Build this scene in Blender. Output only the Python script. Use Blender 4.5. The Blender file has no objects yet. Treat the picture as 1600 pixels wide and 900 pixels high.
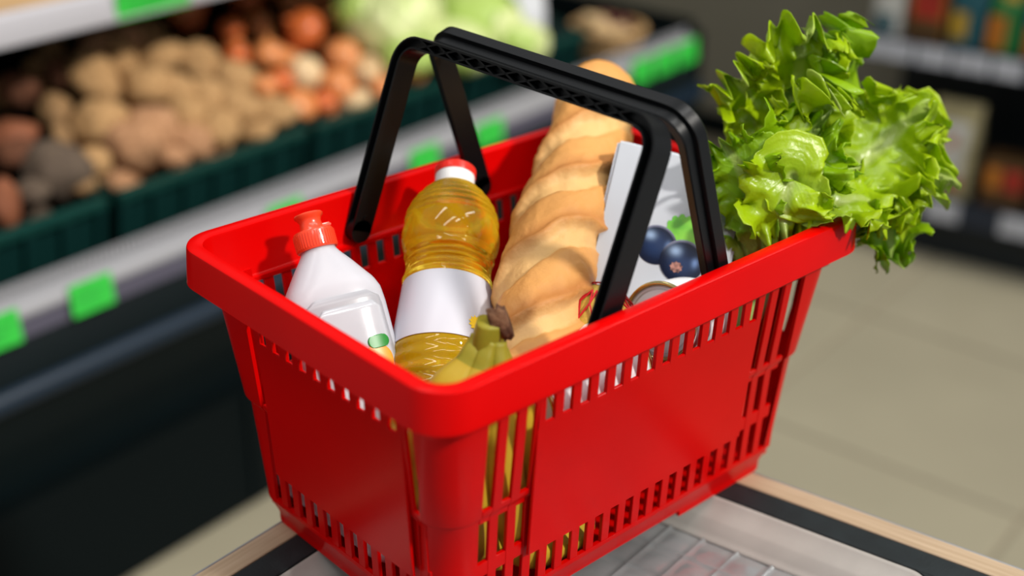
import bpy, bmesh, math, random
from math import sin, cos, pi, radians, sqrt, exp
from mathutils import Vector, Matrix, noise

S = bpy.context.scene
COL = S.collection

# ------------------------------------------------------------------ camera, light, exposure
cam_data = bpy.data.cameras.new('camera')
cam = bpy.data.objects.new('camera', cam_data)
COL.objects.link(cam)
right = Vector((0.735506, -0.677326, 0.016122))
down = Vector((-0.289879, -0.336108, -0.896104))
fwd = Vector((0.612373, 0.654416, -0.443552))
mw = Matrix.Identity(4)
for i in range(3):
    mw[i][0] = right[i]; mw[i][1] = -down[i]; mw[i][2] = -fwd[i]
mw[0][3], mw[1][3], mw[2][3] = -0.671377, -0.693493, 0.671560
cam.matrix_world = mw
cam_data.sensor_width = 36.0
cam_data.lens = 47.01
cam_data.clip_start = 0.02
cam_data.dof.use_dof = True
cam_data.dof.focus_distance = 1.01
cam_data.dof.aperture_fstop = 2.1
S.camera = cam

S.view_settings.view_transform = 'Standard'
S.view_settings.look = 'None'
S.view_settings.gamma = 1.0
S.view_settings.use_curve_mapping = False
S.view_settings.exposure = -0.22

world = bpy.data.worlds.new('shop_light')
S.world = world
world.use_nodes = True
bg = world.node_tree.nodes['Background']
bg.inputs['Color'].default_value = (.97, .98, 1.0, 1)
bg.inputs['Strength'].default_value = 0.50

sun_d = bpy.data.lights.new('sunlight', 'SUN')
sun_d.energy = 3.7; sun_d.angle = radians(4.5); sun_d.color = (1.0, .955, .88)
sun = bpy.data.objects.new('sunlight', sun_d); COL.objects.link(sun)
sun_to = Vector((0.22, -0.72, 0.66)).normalized()
sun.rotation_euler = sun_to.to_track_quat('Z', 'Y').to_euler()
sun.location = sun_to * 6

# unseen area lights added overhead for streak highlights on bottle, handles and carton
for lx, ly, rz in ((-.55, -.35, 9), (.35, -.55, 9), (-.3, .55, 9), (1.3, -.2, 9)):
    ld = bpy.data.lights.new('added_streak_light', 'AREA'); ld.shape = 'RECTANGLE'; ld.size = 1.2; ld.size_y = .14
    ld.energy = 9; ld.color = (1.0, .98, .95)
    lo = bpy.data.objects.new('added_streak_light', ld); COL.objects.link(lo)
    lo.location = (lx, ly, 1.75); lo.rotation_euler = (0, 0, radians(rz))

S.cycles.max_bounces = 14
S.cycles.transmission_bounces = 12
S.cycles.transparent_max_bounces = 12
S.cycles.caustics_refractive = True
S.cycles.caustics_reflective = False
S.cycles.use_denoising = True

# ------------------------------------------------------------------ helpers
def mat(name, col, rough=.5, spec=.5, metal=0., var=0., vscale=20., bump=0., bscale=80., coat=0., trans=0., ior=1.45,
        sss=0., sssr=(.01, .01, .01), col2=None, attr=None, translucent=0., detail=4.):
    m = bpy.data.materials.new(name); m.use_nodes = True
    n = m.node_tree.nodes; l = m.node_tree.links; b = n['Principled BSDF']
    b.inputs['Base Color'].default_value = (*col, 1)
    b.inputs['Roughness'].default_value = rough
    b.inputs['Specular IOR Level'].default_value = spec
    b.inputs['Metallic'].default_value = metal
    b.inputs['IOR'].default_value = ior
    b.inputs['Coat Weight'].default_value = coat
    b.inputs['Coat Roughness'].default_value = .08
    b.inputs['Transmission Weight'].default_value = trans
    if sss:
        b.inputs['Subsurface Weight'].default_value = sss
        b.inputs['Subsurface Radius'].default_value = sssr
        b.inputs['Subsurface Scale'].default_value = 1.0
    tc = n.new('ShaderNodeTexCoord')
    if var or col2:
        nz = n.new('ShaderNodeTexNoise'); nz.inputs['Scale'].default_value = vscale; nz.inputs['Detail'].default_value = detail
        l.new(tc.outputs['Object'], nz.inputs['Vector'])
        rp = n.new('ShaderNodeValToRGB')
        c2 = col2 if col2 else tuple(c * (1 - var) for c in col)
        rp.color_ramp.elements[0].position = .35; rp.color_ramp.elements[1].position = .65
        rp.color_ramp.elements[0].color = (*c2, 1); rp.color_ramp.elements[1].color = (*col, 1)
        l.new(nz.outputs['Fac'], rp.inputs[0]); l.new(rp.outputs[0], b.inputs['Base Color'])
    if attr:
        a = n.new('ShaderNodeAttribute'); a.attribute_name = attr
        l.new(a.outputs['Color'], b.inputs['Base Color'])
    if bump:
        nb = n.new('ShaderNodeTexNoise'); nb.inputs['Scale'].default_value = bscale; nb.inputs['Detail'].default_value = 5
        l.new(tc.outputs['Object'], nb.inputs['Vector'])
        bp = n.new('ShaderNodeBump'); bp.inputs['Strength'].default_value = bump; bp.inputs['Distance'].default_value = .002
        l.new(nb.outputs['Fac'], bp.inputs['Height']); l.new(bp.outputs[0], b.inputs['Normal'])
    return m

def link(o, parent=None):
    COL.objects.link(o)
    if parent: o.parent = parent
    return o

def mesh(name, v, f, m=None, parent=None, smooth=False, sharp=None):
    me = bpy.data.meshes.new(name)
    me.from_pydata([tuple(x) for x in v], [], f)
    bm = bmesh.new(); bm.from_mesh(me); bmesh.ops.recalc_face_normals(bm, faces=bm.faces); bm.to_mesh(me); bm.free()
    me.update()
    if m: me.materials.append(m)
    if smooth:
        for p in me.polygons: p.use_smooth = True
        if sharp: me.set_sharp_from_angle(angle=radians(sharp))
    return link(bpy.data.objects.new(name, me), parent)

def frombm(name, bm, m=None, parent=None, smooth=False, sharp=None):
    bmesh.ops.recalc_face_normals(bm, faces=bm.faces)
    me = bpy.data.meshes.new(name); bm.to_mesh(me); bm.free()
    if m: me.materials.append(m)
    if smooth:
        for p in me.polygons: p.use_smooth = True
        if sharp: me.set_sharp_from_angle(angle=radians(sharp))
    return link(bpy.data.objects.new(name, me), parent)

def empty(name, loc=(0, 0, 0), rot=None):
    o = bpy.data.objects.new(name, None); o.empty_display_size = .05
    o.location = loc
    if rot is not None: o.rotation_euler = rot
    return link(o)

def tag(o, label=None, cat=None, group=None, kind=None):
    if label: o['label'] = label
    if cat: o['category'] = cat
    if group: o['group'] = group
    if kind: o['kind'] = kind
    return o

def hexa(bm, P):
    """eight points: 0-3 bottom ring, 4-7 top ring"""
    vs = [bm.verts.new(p) for p in P]
    for q in ((3, 2, 1, 0), (4, 5, 6, 7), (0, 1, 5, 4), (1, 2, 6, 5), (2, 3, 7, 6), (3, 0, 4, 7)):
        bm.faces.new([vs[i] for i in q])

def box(bm, x0, x1, y0, y1, z0, z1, M=None):
    P = [Vector(p) for p in ((x0, y0, z0), (x1, y0, z0), (x1, y1, z0), (x0, y1, z0), (x0, y0, z1), (x1, y0, z1), (x1, y1, z1), (x0, y1, z1))]
    if M: P = [M @ p for p in P]
    hexa(bm, P)

def boxo(name, x0, x1, y0, y1, z0, z1, m, parent=None, bevel=0., M=None):
    bm = bmesh.new(); box(bm, x0, x1, y0, y1, z0, z1, M)
    if bevel: bmesh.ops.bevel(bm, geom=list(bm.edges), offset=bevel, segments=2, affect='EDGES')
    return frombm(name, bm, m, parent, smooth=bool(bevel), sharp=40)

def loft(rings, close=True, cap=True):
    v = []; f = []; n = len(rings[0])
    for r in rings: v += [tuple(p) for p in r]
    for i in range(len(rings) - 1):
        for j in range(n if close else n - 1):
            k = (j + 1) % n
            f.append((i * n + j, i * n + k, (i + 1) * n + k, (i + 1) * n + j))
    if cap and close:
        f.append(tuple(range(n))[::-1]); f.append(tuple((len(rings) - 1) * n + j for j in range(n)))
    return v, f

def lathe(prof, seg=48, cap=True):
    return loft([[(r * cos(2 * pi * j / seg), r * sin(2 * pi * j / seg), z) for j in range(seg)] for r, z in prof], True, cap)

def catmull(pts, n):
    P = [Vector(p) for p in pts]; P = [P[0] * 2 - P[1]] + P + [P[-1] * 2 - P[-2]]
    out = []; m = len(P) - 3
    for i in range(n + 1):
        t = i / n * m; k = min(int(t), m - 1); u = t - k
        a, b, c, d = P[k:k + 4]
        out.append(.5 * ((2 * b) + (c - a) * u + (2 * a - 5 * b + 4 * c - d) * u * u + (3 * b - a - 3 * c + d) * u ** 3))
    return out

def tube(pts, rad, seg=10, cap=True, up=Vector((0, 0, 1)), shape=None):
    rings = []; N = None
    for i, p in enumerate(pts):
        t = (pts[min(i + 1, len(pts) - 1)] - pts[max(i - 1, 0)]).normalized()
        if N is None:
            N = t.cross(up)
            if N.length < 1e-4: N = t.cross(Vector((1, 0, 0)))
            N.normalize()
        N = (N - t * N.dot(t)).normalized(); B = t.cross(N)
        r = rad(i / (len(pts) - 1)) if callable(rad) else rad
        ring = []
        for j in range(seg):
            a = 2 * pi * j / seg; k = shape(a) if shape else 1
            ring.append(p + (N * cos(a) + B * sin(a)) * r * k)
        rings.append(ring)
    return loft(rings, True, cap)

def text_mesh(name, s, size, m, parent, M, ext=.0002):
    cu = bpy.data.curves.new(name, 'FONT'); cu.body = s; cu.size = size; cu.extrude = ext
    cu.align_x = 'CENTER'; cu.align_y = 'CENTER'
    o = bpy.data.objects.new(name + '_curve', cu); COL.objects.link(o)
    dg = bpy.context.evaluated_depsgraph_get()
    me = bpy.data.meshes.new_from_object(o.evaluated_get(dg))
    COL.objects.unlink(o); bpy.data.objects.remove(o)
    me.name = name; me.materials.clear(); me.materials.append(m)
    q = link(bpy.data.objects.new(name, me), parent); q.matrix_local = M
    return q

def frame(origin, ex, ey, ez):
    M = Matrix.Identity(4)
    for i in range(3):
        M[i][0] = ex[i]; M[i][1] = ey[i]; M[i][2] = ez[i]; M[i][3] = origin[i]
    return M

# ------------------------------------------------------------------ materials
M_red = mat('red_plastic', (.58, .0006, .0006), .27, .11, coat=.0, var=.08, vscale=9, bump=.02, bscale=300)
M_black = mat('black_plastic', (.0028, .0035, .0042), .34, .32, bump=.05, bscale=250)
M_floor = mat('beige_tile', (.33, .30, .215), .35, .4, var=.08, vscale=3, bump=.02)
M_grout = mat('grout', (.27, .235, .165), .8)
M_wall = mat('taupe_wall', (.27, .255, .20), .8, .2, var=.06, vscale=2)
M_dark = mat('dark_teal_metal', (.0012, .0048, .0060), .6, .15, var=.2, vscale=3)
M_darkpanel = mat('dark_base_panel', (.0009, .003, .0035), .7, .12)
M_navy = mat('navy_bumper', (.004, .013, .026), .4, .4)
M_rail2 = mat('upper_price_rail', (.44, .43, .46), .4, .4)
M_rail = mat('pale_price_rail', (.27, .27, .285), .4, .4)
M_lilac = mat('lilac_shaded_rail', (.085, .08, .115), .4, .4)  # purple shade on the rail's lower part, put into the colour
M_green = mat('green_price_tag', (.035, .52, .055), .5, .4, var=.15, vscale=60)
M_green2 = mat('darker_green_print', (.02, .33, .04), .5, .4)
M_shelfwood = mat('shelf_board_wood', (.62, .40, .20), .5, .3, var=.2, vscale=12)
M_crate = mat('dark_green_crate', (.0022, .022, .020), .45, .35)
M_crate_in = mat('crate_rim_green', (.0035, .040, .032), .4, .4)
M_white = mat('white_plastic', (.8, .8, .8), .35, .4)
M_letters = mat('black_print', (.01, .01, .015), .5)

# ================================================================== SETTING
A9 = radians(9); Ux = Vector((cos(A9), sin(A9), 0)); Vx = Vector((-sin(A9), cos(A9), 0)); Zx = Vector((0, 0, 1))
STORE = frame((0, 0, 0), Ux, Vx, Zx)
ZF = -.85

def smesh(name, parts, m, parent=None, bevel=0.):
    """boxes given in store coordinates, joined as one mesh"""
    bm = bmesh.new()
    for b in parts: box(bm, *b, M=STORE)
    if bevel: bmesh.ops.bevel(bm, geom=list(bm.edges), offset=bevel, segments=2, affect='EDGES')
    return frombm(name, bm, m, parent, smooth=bool(bevel), sharp=40)

floor = smesh('floor', [(-1.6, 3.1, -1.6, 2.3, ZF - .05, ZF)], M_grout); tag(floor, kind='structure')
tile_me = None
for iu in range(-5, 3):
    for iv in range(-3, 4):
        u0 = 1.5 + .6 * iu; v0 = -.06 + .6 * iv
        if u0 + .6 > 3.2: continue
        if tile_me is None:
            bm = bmesh.new(); box(bm, .006, .594, .006, .594, 0, .004)
            bmesh.ops.bevel(bm, geom=list(bm.edges), offset=.0015, segments=1, affect='EDGES')
            t = frombm('floor_tile', bm, M_floor, floor); tile_me = t.data
        else:
            t = link(bpy.data.objects.new('floor_tile', tile_me), floor)
        t.matrix_local = STORE @ Matrix.Translation((u0, v0, ZF))
wall = smesh('wall_back', [(3.0, 3.1, -1.6, 2.3, ZF, 1.6)], M_wall); tag(wall, kind='structure')
bb = smesh('baseboard_back', [(2.985, 3.0, -1.6, 2.3, ZF, ZF + .08)], M_dark); tag(bb, kind='structure')
wl_ = smesh('wall_left', [(-1.6, 3.0, 2.2, 2.3, ZF, 1.6)], M_wall); tag(wl_, kind='structure')

# ------------------------------------------------------------------ produce cooler
U0, U1 = -.9, 2.08
cooler = empty('produce_display', STORE @ Vector((.6, 1.4, ZF)))
cooler.rotation_euler = (0, 0, A9)
tag(cooler, 'long dark produce display cabinet with pale price rail below the crates', 'display cabinet')
CM = cooler.matrix_basis.copy()
bpy.context.view_layer.update()

def adopt(o, par):
    o.parent = par; o.matrix_parent_inverse = par.matrix_basis.inverted(); return o

def prof_extrude(name, prof, u0, u1, m, parent, closed=True, bevel=0., sharp=35):
    """prof: list of (V, z); extruded along U"""
    bm = bmesh.new()
    a = [bm.verts.new(STORE @ Vector((u0, v, z))) for v, z in prof]
    b = [bm.verts.new(STORE @ Vector((u1, v, z))) for v, z in prof]
    n = len(prof)
    for i in range(n):
        k = (i + 1) % n
        bm.faces.new((a[i], a[k], b[k], b[i]))
    bm.faces.new(a[::-1]); bm.faces.new(b)
    if bevel: bmesh.ops.bevel(bm, geom=list(bm.edges), offset=bevel, segments=3, affect='EDGES')
    o = frombm(name, bm, m, None, smooth=True, sharp=sharp)
    return adopt(o, parent)

prof_extrude('cabinet_body', [(1.085, -.29), (1.055, -.345), (1.055, -.395), (1.13, -.52), (1.135, -.60), (1.75, -.60), (1.75, -.29)], U0, U1, M_dark, cooler)
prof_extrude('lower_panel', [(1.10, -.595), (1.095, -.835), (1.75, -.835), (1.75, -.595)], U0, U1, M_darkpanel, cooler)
for k in range(4):
    u = U0 + .25 + k * .62
    adopt(smesh('panel_seam', [(u, u + .008, 1.088, 1.10, -.83, -.60)], M_dark), cooler)
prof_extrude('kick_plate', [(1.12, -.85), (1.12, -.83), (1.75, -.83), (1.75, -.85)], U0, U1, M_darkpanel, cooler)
bmp = [(1.055 + .016 * cos(a) - .004, -.372 + .020 * sin(a)) for a in [2 * pi * i / 12 for i in range(12)]]
prof_extrude('bumper_strip', bmp, U0, U1, M_navy, cooler)
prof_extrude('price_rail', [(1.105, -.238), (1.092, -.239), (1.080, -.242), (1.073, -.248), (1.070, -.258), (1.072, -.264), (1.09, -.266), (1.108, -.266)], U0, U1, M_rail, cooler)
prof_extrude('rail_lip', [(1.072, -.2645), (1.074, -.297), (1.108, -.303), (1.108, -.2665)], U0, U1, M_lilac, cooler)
prof_extrude('deck', [(1.11, -.335), (1.19, -.335), (1.75, -.232), (1.75, -.34), (1.11, -.345)], U0, U1, M_dark, cooler)
bm = bmesh.new()
u = U0
while u < U1 - .01:
    box(bm, u, u + .0055, 1.100, 1.105, -.239, -.220, M=STORE); u += .0105
box(bm, U0, U1, 1.1045, 1.107, -.239, -.220, M=STORE)
g = adopt(frombm('ventilation_grille', bm, M_rail), cooler); tag(g, kind='stuff')
smb = adopt(smesh('grille_backing', [(U0, U1, 1.108, 1.114, -.26, -.222)], M_dark), cooler)
ep = adopt(smesh('end_panel', [(U1, U1 + .07, 1.075, 1.80, -.84, -.205)], M_dark, bevel=.03), cooler)
adopt(smesh('back_panel', [(U0, U1, 1.78, 1.82, -.6, 1.2)], M_darkpanel), cooler)
shelf = adopt(smesh('upper_shelf', [(U0, 1.75, 1.315, 1.76, .075, .095)], M_darkpanel), cooler)
adopt(smesh('shelf_board', [(U0, 1.75, 1.318, 1.76, .0952, .113)], M_shelfwood), cooler)
prof_extrude('shelf_price_rail', [(1.318, .066), (1.302, .066), (1.300, .070), (1.306, .112), (1.312, .118), (1.318, .118)], U0, 1.75, M_rail2, cooler)

# green tags in the lower rail and on the upper shelf
def green_tag(u, w, zc, h, v, lean, label, group):
    bm = bmesh.new()
    M = STORE @ Matrix.Translation((u, v, zc)) @ Matrix.Rotation(lean, 4, 'X')
    box(bm, -w / 2, w / 2, -.0008, .0008, -h / 2, h / 2, M=M)
    root = frombm('price_tag', bm, M_green)
    bm = bmesh.new()
    for k in range(3): box(bm, -w * .38, w * (.1 + .12 * k), -.0011, -.0009, -h * .3 + k * h * .22, -h * .22 + k * h * .22, M=M)
    frombm('printed_lines', bm, M_green2, root)
    tag(root, label, 'price tag', group)
TG = 'green price tags on the display rails'
green_tag(.118, .080, -.266, .054, 1.0655, -.08, 'green price tag on the lower rail at the left photo edge', TG)
green_tag(.285, .076, -.266, .052, 1.0655, -.08, 'green price tag on the lower rail below the potatoes, left of the basket', TG)
green_tag(.690, .080, -.266, .052, 1.0655, -.08, 'green price tag just peeking over the red basket rim near the dish soap cap', TG)
green_tag(1.058, .080, -.266, .052, 1.0655, -.08, 'green price tag seen through the handles, left of the far handle leg', TG)
green_tag(1.258, .085, -.266, .052, 1.0655, -.08, 'green price tag between the far handle leg and the baguette', TG)
for i, u in enumerate((1.83, 1.93, 2.03)):
    green_tag(u, .085, -.264, .056, 1.0655, -.08,
              ('nearest of three green tags on the rail right of the baguette tip', 'middle of three green tags on the rail right of the baguette tip',
               'farthest of three green tags at the far end of the rail')[i], TG)
green_tag(.632, .155, .091, .050, 1.299, .12, 'wide bright green tag on the upper shelf rail above the potatoes', TG)

# ------------------------------------------------------------------ crates
TILT = math.atan(.18)
def crate(u0, u1, label):
    M = STORE @ Matrix.Translation((u0, 1.205, -.318)) @ Matrix.Rotation(TILT, 4, 'X')
    root = empty('produce_crate'); root.matrix_world = M
    tag(root, label, 'crate', 'dark green produce crates')
    w = u1 - u0; d = .42; h = .150; t = .006
    bm = bmesh.new(); box(bm, 0, w, 0, d, 0, t); frombm('crate_floor', bm, M_crate, root)
    for nm, b in (('front_wall', (0, w, 0, t, 0, h)), ('back_wall', (0, w, d - t, d, 0, h)), ('side_wall', (0, t, 0, d, 0, h)), ('side_wall', (w - t, w, 0, d, 0, h))):
        bm = bmesh.new(); box(bm, *b); frombm(nm, bm, M_crate, root)
    bm = bmesh.new()
    for b in ((-.002, w + .002, -.012, t, h - .014, h), (-.002, w + .002, d - t, d + .01, h - .014, h), (-.002, t, -.012, d, h - .014, h), (w - t, w + .002, -.012, d, h - .014, h)):
        box(bm, *b)
    frombm('rim', bm, M_crate_in, root)
    n = 6
    for k in range(n + 1):
        x = .004 + (w - .024) * k / n
        bm = bmesh.new(); box(bm, x, x + .016, -.010, .001, .0, h - .013); frombm('rib', bm, M_crate, root)
    return root
crate(-.02, .405, 'leftmost dark green crate holding brown root vegetables')
crate(.425, .850, 'dark green crate heaped with tan potatoes')
crate(.870, 1.295, 'dark green crate of orange onions behind the basket handle')
crate(1.315, 1.740, 'dark green crate of pale cabbages farthest along the display')

# ------------------------------------------------------------------ vegetables in the crates
VEG = {"pot": [[0.347, 1.487, -0.063, 0.0728, 0.0887, 0], [0.302, 1.394, -0.11, 0.0818, 0.0685, 0], [0.416, 1.52, -0.051, 0.0489, 0.0723, 0], [0.458, 1.569, -0.028, 0.0523, 0.0523, 1], [0.399, 1.555, -0.031, 0.07, 0.0537, 1], [0.489, 1.521, -0.057, 0.0832, 0.057, 0], [0.428, 1.458, -0.086, 0.0833, 0.0648, 0], [0.475, 1.434, -0.103, 0.0607, 0.0653, 0], [0.562, 1.497, -0.076, 0.0748, 0.0675, 0], [0.521, 1.412, -0.119, 0.0635, 0.0706, 0], [0.603, 1.449, -0.106, 0.075, 0.0629, 0], [0.567, 1.383, -0.139, 0.0735, 0.0664, 0], [0.516, 1.353, -0.15, 0.0582, 0.0535, 0], [0.632, 1.364, -0.154, 0.0793, 0.0505, 0], [0.382, 1.366, -0.132, 0.0855, 0.0697, 1], [0.333, 1.339, -0.142, 0.0883, 0.0773, 1], [0.443, 1.329, -0.157, 0.0636, 0.0523, 1], [0.574, 1.328, -0.169, 0.0518, 0.0306, 0], [0.248, 1.32, -0.145, 0.0494, 0.0429, 0], [0.384, 1.307, -0.164, 0.049, 0.0334, 1], [0.499, 1.343, -0.155, 0.0578, 0.0509, 0], [0.462, 1.386, -0.128, 0.0646, 0.0577, 0]], "root": [[0.15, 1.402, -0.1, 0.0742, 0.0467, 2], [0.136, 1.366, -0.116, 0.0692, 0.042, 3], [0.181, 1.316, -0.144, 0.0968, 0.0884, 4], [0.072, 1.272, -0.158, 0.0384, 0.0747, 2], [0.246, 1.441, -0.088, 0.0461, 0.0549, 5], [0.225, 1.382, -0.115, 0.0302, 0.0454, 5], [0.212, 1.499, -0.056, 0.0572, 0.055, 3], [0.296, 1.523, -0.051, 0.043, 0.0453, 3], [0.123, 1.285, -0.155, 0.0473, 0.037, 4], [0.202, 1.283, -0.162, 0.0484, 0.0316, 5]], "oni": [[0.831, 1.546, -0.072, 0.0858, 0.0832, 0], [0.712, 1.492, -0.089, 0.0676, 0.0676, 1], [0.865, 1.463, -0.115, 0.075, 0.075, 1], [0.754, 1.434, -0.121, 0.0701, 0.0826, 2], [0.801, 1.391, -0.146, 0.078, 0.0704, 1], [0.65, 1.415, -0.122, 0.0511, 0.0535, 1], [0.694, 1.363, -0.151, 0.0634, 0.0414, 1], [0.894, 1.418, -0.139, 0.0646, 0.075, 2], [0.992, 1.401, -0.156, 0.0607, 0.0607, 1], [0.896, 1.367, -0.165, 0.059, 0.0513, 1], [0.645, 1.501, -0.079, 0.0468, 0.0518, 0], [0.584, 1.513, -0.068, 0.0559, 0.0413, 1], [0.677, 1.571, -0.047, 0.0503, 0.0503, 0], [0.813, 1.35, -0.167, 0.0627, 0.0451, 2], [0.693, 1.423, -0.121, 0.0492, 0.0492, 0], [0.743, 1.359, -0.157, 0.0543, 0.0444, 0]], "cab": [[1.016, 1.486, -0.069, 0.2001, 0.1601, 0], [1.226, 1.462, -0.094, 0.1812, 0.1394, 1], [1.103, 1.389, -0.118, 0.1474, 0.0938, 0], [1.272, 1.382, -0.133, 0.1335, 0.0834, 0], [0.972, 1.379, -0.113, 0.1038, 0.0649, 1], [0.952, 1.52, -0.049, 0.0925, 0.1058, 1]]}
random.seed(4)
def lumpy(seed, sx=1, sy=1, sz=1, amp=.10, sub=3, freq=1.3):
    bm = bmesh.new(); bmesh.ops.create_icosphere(bm, subdivisions=sub, radius=.5)
    for v in bm.verts:
        q = v.co.normalized(); k = 1 + amp * noise.noise(q * freq + Vector((seed * 7.1, seed, 0))) + amp * .3 * noise.noise(q * 4 + Vector((seed, 3, 1)))
        v.co = Vector((q.x * sx, q.y * sy, q.z * sz)) * .5 * k
    return bm
pot_me = [frombm('potato', lumpy(s, amp=.22), None, None, True) for s in range(4)]
PM = [mat('potato_skin', (.46, .275, .125), .8, .15, col2=(.30, .17, .07), vscale=9, bump=.2, bscale=60),
      mat('potato_skin_reddish', (.46, .25, .13), .8, .15, col2=(.30, .15, .075), vscale=9, bump=.2, bscale=60),
      mat('sweet_potato_skin', (.22, .075, .03), .7, .25, col2=(.2, .07, .04), vscale=10, bump=.2),
      mat('dark_beet_skin', (.16, .06, .03), .8, .2, col2=(.08, .035, .02), vscale=10, bump=.3),
      mat('celeriac_skin', (.11, .08, .055), .85, .2, col2=(.09, .065, .05), vscale=10, bump=.4),
      mat('small_root_skin', (.26, .15, .06), .8, .2, col2=(.24, .14, .07), vscale=10, bump=.2)]
POT_ME = []
for o in pot_me:
    POT_ME.append(o.data)
    bpy.data.objects.remove(o)
variants = {}
def variant(k, j):
    if (k, j) not in variants:
        me = POT_ME[k].copy(); me.name = 'lumpy_root'; me.materials.clear(); me.materials.append(PM[j]); variants[(k, j)] = me
    return variants[(k, j)]
viewh = Vector((fwd.x, fwd.y, 0)).normalized()
def put_veg(name, me, p, w, h, label, cat, group, deep=None, rz=None):
    o = link(bpy.data.objects.new(name, me))
    o.location = p; o.scale = (w, deep or (w + h) / 2 * .95, h)
    o.rotation_euler = (random.uniform(-.15, .15), random.uniform(-.3, .3), math.atan2(right.y, right.x) if rz is None else rz)
    tag(o, label, cat, group); return o
POTL = {2: 'narrow tan potato just right of the tall upright one', 3: 'small brown potato highest at the left end of the heap', 6: 'broad tan potato below the oblong one at the top', 7: 'tan potato at the very middle of the heap', 9: 'upright tan potato right of the heap middle', 10: 'pale tan potato at the upper right beside the onions', 11: 'round tan potato at the right, below the pale one beside the onions', 12: 'tan potato low at the right above the crate rim', 19: 'flat little pinkish potato at the left front rim', 20: 'tan potato low in the middle right, above the small oval one', 21: 'tan potato below the middle of the heap',
        0: 'tall upright tan potato left of centre in the potato heap', 4: 'brownish potato high under the upper shelf, behind the heap',
        14: 'big pinkish tan potato low at the crate front', 15: 'largest pinkish potato at the front left of the crate',
        13: 'long potato at the right front corner of the potato crate', 1: 'round potato directly below the tall upright one',
        16: 'small oval pinkish potato near the crate rim, mid front', 17: 'small flat potato at the rim beside the onion crate',
        18: 'dim potato at the left front corner of the potato crate', 5: 'oblong tan potato at the top of the heap in the middle', 8: 'roundish tan potato at the top right of the heap'}
for i, (x, y, z, w, h, k) in enumerate(VEG['pot']):
    put_veg('potato', variant(i % 4, k), (x, y, z), w * 1.2, h * 1.2, POTL.get(i, 'tan potato in the middle of the potato heap'), 'potato', 'potatoes in the dark green crate')
ROOTL = ['long reddish root at the left edge of the heap', 'dark reddish root just below another at the left edge', 'large grey brown knobbly root at the crate front',
         'orange root standing at the lower left edge', 'small round tan root left of the potatoes', 'thin small root below the round tan one',
         'dark brown root high at the left under the shelf', 'very dark small root under the upper shelf', 'grey brown root tucked between the reddish roots', 'small tan root at the crate corner']
for i, (x, y, z, w, h, k) in enumerate(VEG['root']):
    put_veg('root_vegetable', variant((i + 1) % 4, k), (x, y, z), w * 1.15, h * 1.15, ROOTL[i], 'root vegetable', 'root vegetables in the leftmost crate')
# more of the heap underneath, so that the crates are really full
def fill(u0, u1, z0, k, sz, name, mfun, label, cat, group, n):
    for i in range(n):
        a = random.uniform(u0, u1); v = random.uniform(1.25, 1.58)
        z = z0 + k * (v - 1.22) - random.uniform(.065, .085)
        s = sz * random.uniform(.85, 1.15)
        p = STORE @ Vector((a, v, z))
        put_veg(name, mfun(i), p, s * 1.15, s * .95, label, cat, group, rz=random.uniform(0, 6))
fill(.46, .82, -.17, .55, .066, 'potato', lambda i: variant(i % 4, i % 2), 'tan potato lying deeper in the heap, half hidden by others', 'potato', 'potatoes in the dark green crate', 38)
fill(.02, .37, -.17, .5, .060, 'root_vegetable', lambda i: variant(i % 4, (3, 5, 4)[i % 3]), 'dark root lying deeper in the leftmost crate, half hidden', 'root vegetable', 'root vegetables in the leftmost crate', 30)

# onions
OM = [mat('onion_skin_red', (.62, .15, .035), .35, .5, col2=(.48, .09, .02), vscale=5), mat('onion_skin_orange', (.66, .27, .09), .35, .5, col2=(.55, .17, .05), vscale=5),
      mat('onion_skin_pale', (.68, .55, .33), .35, .5, col2=(.62, .36, .16), vscale=4)]
M_oroot = mat('onion_root', (.45, .32, .18), .9)
def onion_prof():
    pr = [(.001, -.5)]
    for i in range(1, 13):
        a = -pi / 2 + pi * i / 14
        pr.append((.5 * cos(a) ** .85, .47 * sin(a)))
    pr += [(.09, .50), (.05, .58), (.045, .64), (.001, .65)]
    return pr
ov, of = lathe(onion_prof(), 20)
onion_me = []
for m in OM:
    o = mesh('onion', ov, of, m, None, True); onion_me.append(o.data); bpy.data.objects.remove(o)
rv, rf = lathe([(.001, -.54), (.07, -.53), (.09, -.48), (.001, -.45)], 8)
o = mesh('root_tuft', rv, rf, M_oroot); oroot_me = o.data; bpy.data.objects.remove(o)
ONL = {9: 'onion directly left of the handle leg, under the pale one', 13: 'flattish pale onion at the crate rim left of the handle', 14: 'small red onion between the two left orange ones', 15: 'small red onion at the rim below the pale peeled one', 0: 'bright orange red onion on top of the onion heap', 3: 'pale peeled looking onion in the middle of the heap', 1: 'orange onion left of the bright red one',
       2: 'orange onion right of the pale one, high up', 6: 'small onion at the crate rim, bottom left of the heap', 7: 'pale onion at the right, left of the handle leg',
       8: 'onion seen in the gap between the handle legs', 10: 'small red onion in the shade behind the potatoes', 11: 'orange onion half hidden behind the potatoes',
       12: 'dark red onion at the back in the shade', 4: 'large pinkish onion at the right front of the heap', 5: 'small orange onion left of the pale one'}
def put_onion(p, w, h, k, label):
    o = put_veg('onion', onion_me[k], p, w, h * .92, label, 'onion', 'onions in the crate', deep=w)
    o.rotation_euler = (random.uniform(-.9, .6), random.uniform(-.9, .9), random.uniform(0, 6))
    r = link(bpy.data.objects.new('root_tuft', oroot_me), o)
for i, (x, y, z, w, h, k) in enumerate(VEG['oni']):
    put_onion((x, y, z), w * 1.05, h * 1.0, k, ONL.get(i, 'orange onion among others near the crate rim'))
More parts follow.
